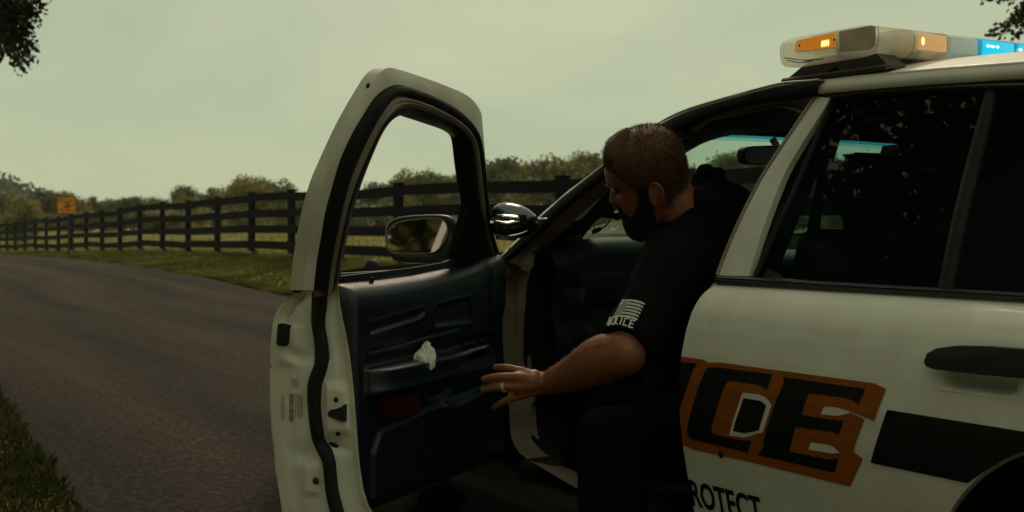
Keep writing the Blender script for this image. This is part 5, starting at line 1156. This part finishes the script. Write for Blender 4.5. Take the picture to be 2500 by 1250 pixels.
def headpt(z, a, grow=0):
    xf, xb, hw = hrow(z); cx = (xf + xb) / 2; ax_ = (xf - xb) / 2 + grow; by = hw + grow; c, s = math.cos(a), math.sin(a)
    ex_ = 1.0 if c < 0 else .85; x = cx + ax_ * math.copysign(abs(c) ** ex_, c); y = by * math.copysign(abs(s) ** .92, s)
    front = max(0, c) ** 2
    # nose
    if c > 0:
        ny = math.exp(-(y / (.011 + .006 * float(sm(.02 - z, 0, .03)))) ** 2); prof_ = np.interp(z, [-.014, -.008, .002, .02, .045, .055], [0, .015, .025, .016, .003, 0]); x += float(prof_) * ny
        x -= .010 * math.exp(-((abs(y) - .032) / .015) ** 2 - ((z - .036) / .013) ** 2)          # eye sockets
        x += .006 * math.exp(-((abs(y) - .030) / .022) ** 2 - ((z - .056) / .008) ** 2)          # brows
        x += .005 * math.exp(-(y / .02) ** 2) * (math.exp(-((z + .042) / .006) ** 2) + math.exp(-((z + .056) / .006) ** 2)) - .004 * math.exp(-(y / .022) ** 2 - ((z + .049) / .003) ** 2)
        x += .004 * math.exp(-((abs(y) - .045) / .02) ** 2 - ((z - .005) / .02) ** 2)            # cheeks
    return Vector((x, y, z))
HR = [(z * (.83 if z < 0 else 1), a, b, c) for z, a, b, c in HR]
zs = np.linspace(-.106, .142, 60); NA = 72
rows = [[HM @ headpt(z, 2 * math.pi * k / NA) for k in range(NA)] for z in zs]; HV, HF = grid(rows, True, True)
def Hd(x, y, z): return HM @ Vector((x, y, z))
parts = [('m', (HV, HF))]
rot3 = HM.to_3x3()
for sgn in (1, -1):
    T = rot3 @ Matrix.Rotation(R_(-12), 3, 'Y') @ Matrix.Rotation(R_(22 * sgn), 3, 'Z')
    parts.append(('e', (Hd(-.012, sgn * .078, .008), (.015, .0075, .029), T)))
    ring = [Hd(-.014 + .017 * math.cos(a) - .005 * math.sin(a), sgn * (.087 + .004 * math.cos(a) * -1), .010 + .029 * math.sin(a)) for a in np.linspace(-1.2, 4.1, 16)]
    parts.append(('c', (ring, .0042, 8)))
parts += caps([Hd(-.035, 0, -.02), nkb.lerp(HEADC, .45) + Vector((.03, .01, -.02)), nkb, ucb], [.060, .066, .076, .09])
parts += caps([pel, mid, che, ucb], [.15, .145, .155, .11], 20) + caps([pel - lft * .1, pel + lft * .1], [.11, .11]) + caps([lsh + (ucb - lsh) * .2, ucb, rsh + (ucb - rsh) * .2], [.08, .1, .08]) + caps([che + lft * .11, che - lft * .11], [.12, .12])
parts += caps([ucb.lerp(lsh, .6), lsh, lsh.lerp(lel, .5), lel], [.07, .066, .060, .050])
parts += caps([lel, lel.lerp(lwr, .28) + Vector((0, 0, .006)), lel.lerp(lwr, .62), lwr.lerp(lel, .08), lwr], [.056, .062, .047, .034, .031], 20)
parts += caps([rsh, rsh.lerp(rel, .5), rel], [.06, .055, .045]) + caps([rel, rel.lerp(rwr, .35), rwr], [.045, .046, .028])
parts += caps([lhip, lhip.lerp(lkn, .5), lkn], [.10, .088, .062]) + caps([lkn, lkn.lerp(lan, .3), lan], [.058, .060, .038]) + caps([rhip, rhip.lerp(rkn, .5), rkn], [.10, .088, .062]) + caps([rkn, rkn.lerp(ran, .4), ran], [.058, .060, .038])
# left hand: back to the camera, fingers pointing left
def hand(K, Tp, wr, th, rscale=1.0, cy=.018, sc=1.0):
    L = []
    for (k, t, r) in zip(K, Tp, (.0102, .0108, .0104, .0092)):
        L += caps([wr.lerp(k, .3), k], [.021, r * 1.28], 12)
        m1 = k.lerp(t, .42) + Vector((0, -cy * .55, .004)); m2 = k.lerp(t, .74) + Vector((0, -cy * .35, .003)); L += caps([k, m1, m2, t], [r * 1.18, r * 1.08, r, r * .86], 12)
    for a, b in zip(K[:-1], K[1:]): L += caps([wr.lerp(a, .5), a.lerp(b, .5).lerp(wr, .06)], [.021, .0125], 10)
    L += caps([wr, wr.lerp((K[1] + K[2]) * .5, .5)], [.028, .020], 14) + caps(th, [.017, .013, .011, .009], 12)
    return L
Kn = [W(1268, 906, 3.15), W(1257, 921, 3.125), W(1256, 944, 3.125), W(1264, 967, 3.14)]
Tp = [W(1210, 897, 3.18), W(1182, 926, 3.15), W(1180, 952, 3.15), W(1206, 996, 3.17)]
parts += hand(Kn, Tp, lwr, [lwr + Vector((-.02, .02, .005)), W(1290, 915, 3.21), W(1252, 925, 3.24), W(1225, 930, 3.235)])
rw = rwr; rk = [rw + Vector((-.07, .02, .03 - .02 * i)) for i in range(4)]; parts += hand(rk, [k + Vector((-.03, .0, -.05)) for k in rk], rw, [rw, rw + Vector((-.03, -.02, .02)), rw + Vector((-.06, -.03, .02)), rw + Vector((-.08, -.03, .0))])
person = remesh('person', parts, .0034, 3, M['skin'])
tag(person, 'bearded man with short brown hair in a black shirt leaning at the open car door', 'person')
# clothes
def folds(sc, amp, st=(1, 1, 1)):
    st = Vector(st)
    def f(c, n_):
        q = Vector((c.x * st.x, c.y * st.y, c.z * st.z)) * sc; return amp * (1 - 2 * abs(noise.noise(q))) + amp * .5 * noise.noise(q * 2.3)
    return f
hem = lsh.lerp(lel, .90)
sp_ = caps([pel + Vector((0, 0, .02)), mid, che, ucb], [.168, .168, .178, .118], 22) + caps([pel - lft * .1, pel + lft * .1], [.125, .125]) + caps([lsh + (ucb - lsh) * .15, ucb, rsh + (ucb - rsh) * .15], [.092, .105, .092]) + caps([che + lft * .12, che - lft * .12], [.13, .13])
bkc = W(1772, 580, 3.46); sp_ += [('e', (bkc, (.115, .13, .13))), ('e', (W(1782, 518, 3.50), (.072, .12, .085))), ('e', (W(1727, 486, 3.47), (.052, .09, .085))), ('e', (W(1752, 500, 3.42), (.05, .07, .08)))]
sp_ += [('c', (cr([(*ucb.lerp(lsh, .6), .086), (*lsh, .084), (*lsh.lerp(lel, .45), .074), (*hem, .071)], 16)[:, :3], list(cr([(*ucb.lerp(lsh, .6), .086), (*lsh, .084), (*lsh.lerp(lel, .45), .074), (*hem, .071)], 16)[:, 3]), 24))]
sp_ += caps([ucb.lerp(rsh, .6), rsh, rsh.lerp(rel, .7)], [.08, .08, .07])
neckd = (HEADC - nkb).normalized(); cb = W(1652, 556, 3.27); neckd = Vector((-.52, -.05, .85)).normalized(); sp_ += [('e', (W(1716, 552, 3.32), (.048, .085, .060))), ('e', (W(1722, 518, 3.31), (.046, .08, .066))), ('e', (W(1706, 505, 3.26), (.030, .05, .056))), ('e', (W(1724, 418, 3.42), (.020, .05, .018))), ('e', (W(1752, 426, 3.44), (.018, .05, .018)))]; sp_ += [('c', ([cb - neckd * .05, cb + neckd * .012, cb + neckd * .020], [.095, .083, .080], 24))]
shirt = remesh('shirt', sp_, .006, 4, M['cloth'], folds(9, .006), person)
pants = remesh('trousers', caps([pel - lft * .1, pel + lft * .1], [.135, .135]) + caps([lhip, lhip.lerp(lkn, .5), lkn], [.125, .108, .082]) + caps([lkn, lkn.lerp(lan, .4), lan], [.080, .082, .065]) + caps([rhip, rhip.lerp(rkn, .5), rkn], [.12, .105, .08]) + caps([rkn, rkn.lerp(ran, .4), ran], [.078, .08, .065]), .008, 3, M['pants'], folds(7, .008), person)
for an, lab_ in ((lan, 'left'), (ran, 'right')):
    f2 = Vector((-.9, .3, 0)).normalized(); remesh('shoe', caps([an + Vector((0, 0, -.055)) - f2 * .06, an + Vector((0, 0, -.06)) + f2 * .06, an + Vector((0, 0, -.066)) + f2 * .17], [.042, .042, .032]) + caps([an, an + Vector((0, 0, -.05))], [.05, .045]), .006, 2, M['cabin'], None, person)
# collar
mb = MB(); ct = []
nu = neckd.cross(Vector((0, 1, 0))).normalized(); nv = neckd.cross(nu)
for r0, h0 in ((.090, -.03), (.088, .010), (.078, .032), (.0765, .030), (.080, -.02)):
    ct.append([cb + neckd * h0 + (nu * math.cos(a) + nv * math.sin(a)) * (r0 + .003 * math.sin(5 * a)) for a in np.linspace(0, 2 * math.pi, 40, endpoint=False)])
V, F = grid(ct, True); mb.add(V, F); mb.make('collar', M['cloth'], person)
# wedding ring on the ring finger
k3, t3 = Kn[2], Tp[2]; rc = k3.lerp(t3, .34) + Vector((0, -.007, .003)); rd = (t3 - k3).normalized(); ru = rd.cross(Vector((0, 1, 0))).normalized(); rv = rd.cross(ru)
mb = MB(); rr = []
for s, r in ((-.0036, .0130), (-.0034, .0148), (.0034, .0148), (.0036, .0130)): rr.append([rc + rd * s + (ru * math.cos(a) + rv * math.sin(a)) * r for a in np.linspace(0, 2 * math.pi, 24, endpoint=False)])
V, F = grid(rr, True); mb.add(V, F); o = mb.make('finger_ring', mat('pale_ring', (.75, .72, .66), .3, metal=.6), person)
# hair: short, with a straight fade round the ear
def hairline(a, z):
    """0..1 coverage of hair on the head surface"""
    c = math.cos(a); side = abs(math.sin(a)); zl = np.interp(math.degrees(abs(math.atan2(math.sin(a), math.cos(a)))), [0, 25, 50, 64, 76, 92, 104, 120, 180], [.105, .105, .095, .060, -.010, .030, .0, -.055, -.075]); return z > zl
def hshell(name, test, thick, m, zr, n1=90, n2=110, amp=.003, scale=60):
    zs = np.linspace(zr[0], zr[1], n1); V = []; F = []; ids = {}
    for i, z in enumerate(zs):
        for k in range(n2):
            a = 2 * math.pi * k / n2
            if test(a, z):
                p = headpt(z, a); p0 = headpt(z, a, .001); t_ = thick(a, z); xf, xb, hw = hrow(z); nrm = Vector((p.x - (xf + xb) / 2, p.y, max(0, (z - .06)) * 1.6 + min(0, (z + .02)) * .4)).normalized(); q = p + nrm * (t_ + amp * noise.noise(p * scale * 1.0)); ids[(i, k)] = len(V); V.append(HM @ q)
    for (i, k) in list(ids):
        q = [(i, k), (i, (k + 1) % n2), (i + 1, (k + 1) % n2), (i + 1, k)]
        if all(x in ids for x in q): F.append(tuple(ids[x] for x in q))
    if (n1 - 1, 0) in ids and zr[1] > .14:
        top = [ids[(n1 - 1, k)] for k in range(n2)]; V.append(sum((V[i] for i in top), Vector()) / n2 + hz * .002); F += [(top[k], top[(k + 1) % n2], len(V) - 1) for k in range(n2)]
    return obj(name, V, F, m, person)
def zline(a): return np.interp(math.degrees(abs(math.atan2(math.sin(a), math.cos(a)))), [0, 25, 50, 64, 76, 92, 104, 120, 180], [.108, .108, .098, .062, .034, .040, .030, .015, .005])
def htop(a, z): return z > zline(a)
def hth(a, z):
    d = math.degrees(abs(math.atan2(math.sin(a), math.cos(a)))); topf = float(sm(z, .04, .12)); return .0022 + (.0095 * topf + .013 * float(sm(55 - d, 0, 40)) * topf) * float(sm(z - zline(a), -.004, .022))
hshell('hair_fade', hairline, lambda a, z: .0016, mat('cropped_hair_over_skin', (.085, .036, .021), .6, var=(.055, .024, .015), vscale=70, bump=.3, bscale=300), (-.085, .12), amp=.0006)
hair = hshell('hair', htop, hth, M['hair'], (-.01, .1418), amp=.0008, scale=60)
def bth(a, z):
    d = math.degrees(abs(math.atan2(math.sin(a), math.cos(a)))); return .003 + .010 * float(sm(-z, .03, .09)) * float(sm(100 - d, 0, 60)) + .005 * float(sm(-z, .08, .105))
def btest(a, z):
    d = math.degrees(abs(math.atan2(math.sin(a), math.cos(a)))); zt_ = np.interp(d, [0, 12, 22, 30, 50, 66, 76, 86, 100], [-.060, -.060, -.030, -.036, -.045, -.02, .030, .030, -.2]); return z < zt_ or (d < 26 and -.036 < z < -.018)
beard = hshell('beard', btest, bth, M['beard'], (-.1055, .032), 90, 130, .004, 70)
def strands(name, test, thick, m, n, ln, zr, seed, back=.5):
    r = random.Random(seed); V = []; F = []
    while len(F) < n:
        z = r.uniform(*zr); a = r.uniform(0, 2 * math.pi)
        if not test(a, z): continue
        xf, xb, hw = hrow(z); p = headpt(z, a); nrm = Vector((p.x - (xf + xb) / 2, p.y, max(0, (z - .06)) * 1.6 + min(0, z + .02) * .8)).normalized(); t_ = thick(a, z); b = p + nrm * t_ * .5
        d = (nrm + Vector((back * (1 if name == 'hair_strands' and p.x > .03 else -back), 0, .25 if z > 0 else -.7)) * .8 + Vector((r.gauss(0, .18), r.gauss(0, .18), r.gauss(0, .18)))).normalized(); l = ln * r.uniform(.5, 1.2) + t_ * .3
        w = d.cross(Vector((r.gauss(0, 1), r.gauss(0, 1), r.gauss(0, 1)))).normalized() * .0007; k = len(V); V += [HM @ (b - w), HM @ (b + w), HM @ (b + d * l)]; F.append((k, k + 1, k + 2))
    o = obj(name, V, F, m, person); o['kind'] = 'stuff'; return o
strands('hair_strands', hairline, hth, M['hair'], 18000, .010, (-.06, .141), 5)
strands('beard_hairs', btest, bth, M['beard'], 12000, .010, (-.105, .03), 6)
strands('stubble', lambda a, z: (lambda d: d < 92 and -.06 < z < .034 and (not btest(a, z)) and btest(a, z - .010))(math.degrees(abs(math.atan2(math.sin(a), math.cos(a))))), lambda a, z: .001, M['beard'], 1500, .004, (-.07, .04), 8)
strands('stubble', lambda a, z: (not hairline(a, z)) and hairline(a, z + .008), lambda a, z: .001, M['hair'], 1500, .005, (-.09, .11), 9)
pb_ = bmesh.new(); pb_.from_mesh(person.data); ptree = BVHTree.FromBMesh(pb_); pb_.free(); r = random.Random(3); V = []; F = []
ax3 = (lwr - lel).normalized(); aa = ax3.cross(Vector((0, 0, 1))).normalized(); ab_ = ax3.cross(aa)
while len(F) < 2600:
    t = r.uniform(.05, .98); an_ = r.uniform(0, 6.283); dr_ = aa * math.cos(an_) + ab_ * math.sin(an_); h = ptree.ray_cast(lel.lerp(lwr, t) + dr_ * .12, -dr_)
    if h[0] is None: continue
    d = (h[1] * .5 + ax3 * .7 + Vector((r.gauss(0, .3), r.gauss(0, .3), r.gauss(0, .3) - .2))).normalized(); w = d.cross(h[1]).normalized() * .00035; k = len(V); V += [h[0] - w, h[0] + w, h[0] + d * r.uniform(.006, .013)]; F.append((k, k + 1, k + 2))
obj('arm_hair', V, F, M['hair'], person)['kind'] = 'stuff'
for sgn in (1, -1):
    mb = MB(); mb.ell(Hd(.079, sgn * .032, .036), (.011, .011, .011)); mb.make('eye', mat('eyeball', (.10, .08, .07), .2), person)
    mb = MB(); mb.tube([Hd(.097, sgn * .016, .053), Hd(.097, sgn * .032, .058), Hd(.084, sgn * .050, .053)], [.003, .004, .002], 6); mb.make('eyebrow', M['hair'], person)
# flag and word on the sleeve, laid onto the cloth
dg = bpy.context.evaluated_depsgraph_get(); sb = bmesh.new(); sb.from_mesh(shirt.data); tree = BVHTree.FromBMesh(sb)
def oncloth(px, py, off=.002):
    off += .003
    d = ray(px, py).normalized(); h = tree.ray_cast(CAMP, d)
    if h[0] is None: h = tree.find_nearest(CAMP + d * 3.03)
    return h[0] - d * off
zs5 = lambda L: [(1430 + x * .16, 680 + y * .16) for x, y in L]
def ribbon(mb, top, bot, n=14, off=.002, mi=0):
    T = cr([(*p, 0) for p in top], n); B = cr([(*p, 0) for p in bot], n); rows = []
    for f in (0, .5, 1): rows.append([oncloth(T[i, 0] * (1 - f) + B[i, 0] * f, T[i, 1] * (1 - f) + B[i, 1] * f, off) for i in range(n)])
    V, F = grid(rows); mb.add(V, F, mi)
mb = MB()
for k in range(6):
    y = 47 * k; x = -22 * k; ribbon(mb, zs5([(560 + x, 318 + y), (720 + x, 322 + y), (850 + x, 350 + y), (905 + x, 385 + y)]), zs5([(545 + x, 348 + y), (700 + x, 350 + y), (830 + x, 378 + y), (895 + x, 402 + y)]))
fl = mb.make('sleeve_flag', M['print'], shirt, fix=False)
mb = MB()
ribbon(mb, zs5([(545, 335), (600, 335), (650, 345)]), zs5([(425, 560), (480, 552), (545, 545)]), off=.003); mb.make('flag_canton', M['print2'], shirt, fix=False)
def glyph(mb, ch, x, y, w, h, sk, dy):
    G = {'P': [((0, 0), (0, 1)), ((0, 1), (.8, 1)), ((.8, 1), (.8, .5)), ((.8, .5), (0, .5))], 'O': [((0, 0), (0, 1)), ((0, 1), (1, 1)), ((1, 1), (1, 0)), ((1, 0), (0, 0))], 'L': [((0, 1), (0, 0)), ((0, 0), (.8, 0))], 'I': [((.4, 0), (.4, 1))], 'C': [((1, 1), (0, 1)), ((0, 1), (0, 0)), ((0, 0), (1, 0))], 'E': [((0, 0), (0, 1)), ((0, 1), (.9, 1)), ((0, .5), (.7, .5)), ((0, 0), (.9, 0))]}[ch]
    for (a, b) in G:
        pa_ = (x + a[0] * w - (1 - a[1]) * sk, y + (1 - a[1]) * h + a[0] * dy); pb_ = (x + b[0] * w - (1 - b[1]) * sk, y + (1 - b[1]) * h + b[0] * dy)
        d = Vector((pb_[0] - pa_[0], pb_[1] - pa_[1], 0)).normalized() * 1.5; nrm = Vector((-d.y, d.x, 0)) * 1.15
        c4 = [(pa_[0] - d.x + nrm.x, pa_[1] - d.y + nrm.y), (pb_[0] + d.x + nrm.x, pb_[1] + d.y + nrm.y), (pb_[0] + d.x - nrm.x, pb_[1] + d.y - nrm.y), (pa_[0] - d.x - nrm.x, pa_[1] - d.y - nrm.y)]
        mb.add([oncloth(*p, .0025) for p in c4], [(0, 1, 2, 3)])
mb = MB()
for i, ch in enumerate('POLICE'):
    x = [1486, 1497, 1508, 1517, 1527, 1541][i]; y = [774, 773, 772, 773, 776, 781][i]; glyph(mb, ch, x, y, [6, 7, 6, 6, 9, 10][i], 17, 6, 2)
mb.make('sleeve_lettering', M['print'], shirt, fix=False); sb.free()

# ------------------------------------------------------------------ haze over the fields
hb = MB(); hb.box((-420, -160, -6), (420, 560, 32)); 
hz_ = hb.make('haze', None, smooth=False); hz_.data.materials.clear()
hm = bpy.data.materials.new('haze_air'); hm.use_nodes = True; t = hm.node_tree; t.nodes.clear(); o = nn(t, 'ShaderNodeOutputMaterial'); pv = nn(t, 'ShaderNodeVolumePrincipled'); pv.inputs['Density'].default_value = .0003; pv.inputs['Color'].default_value = (.80, .92, .80, 1); pv.inputs['Anisotropy'].default_value = .2
t.links.new(pv.outputs[0], o.inputs['Volume']); hz_.data.materials.append(hm); hz_['kind'] = 'stuff'
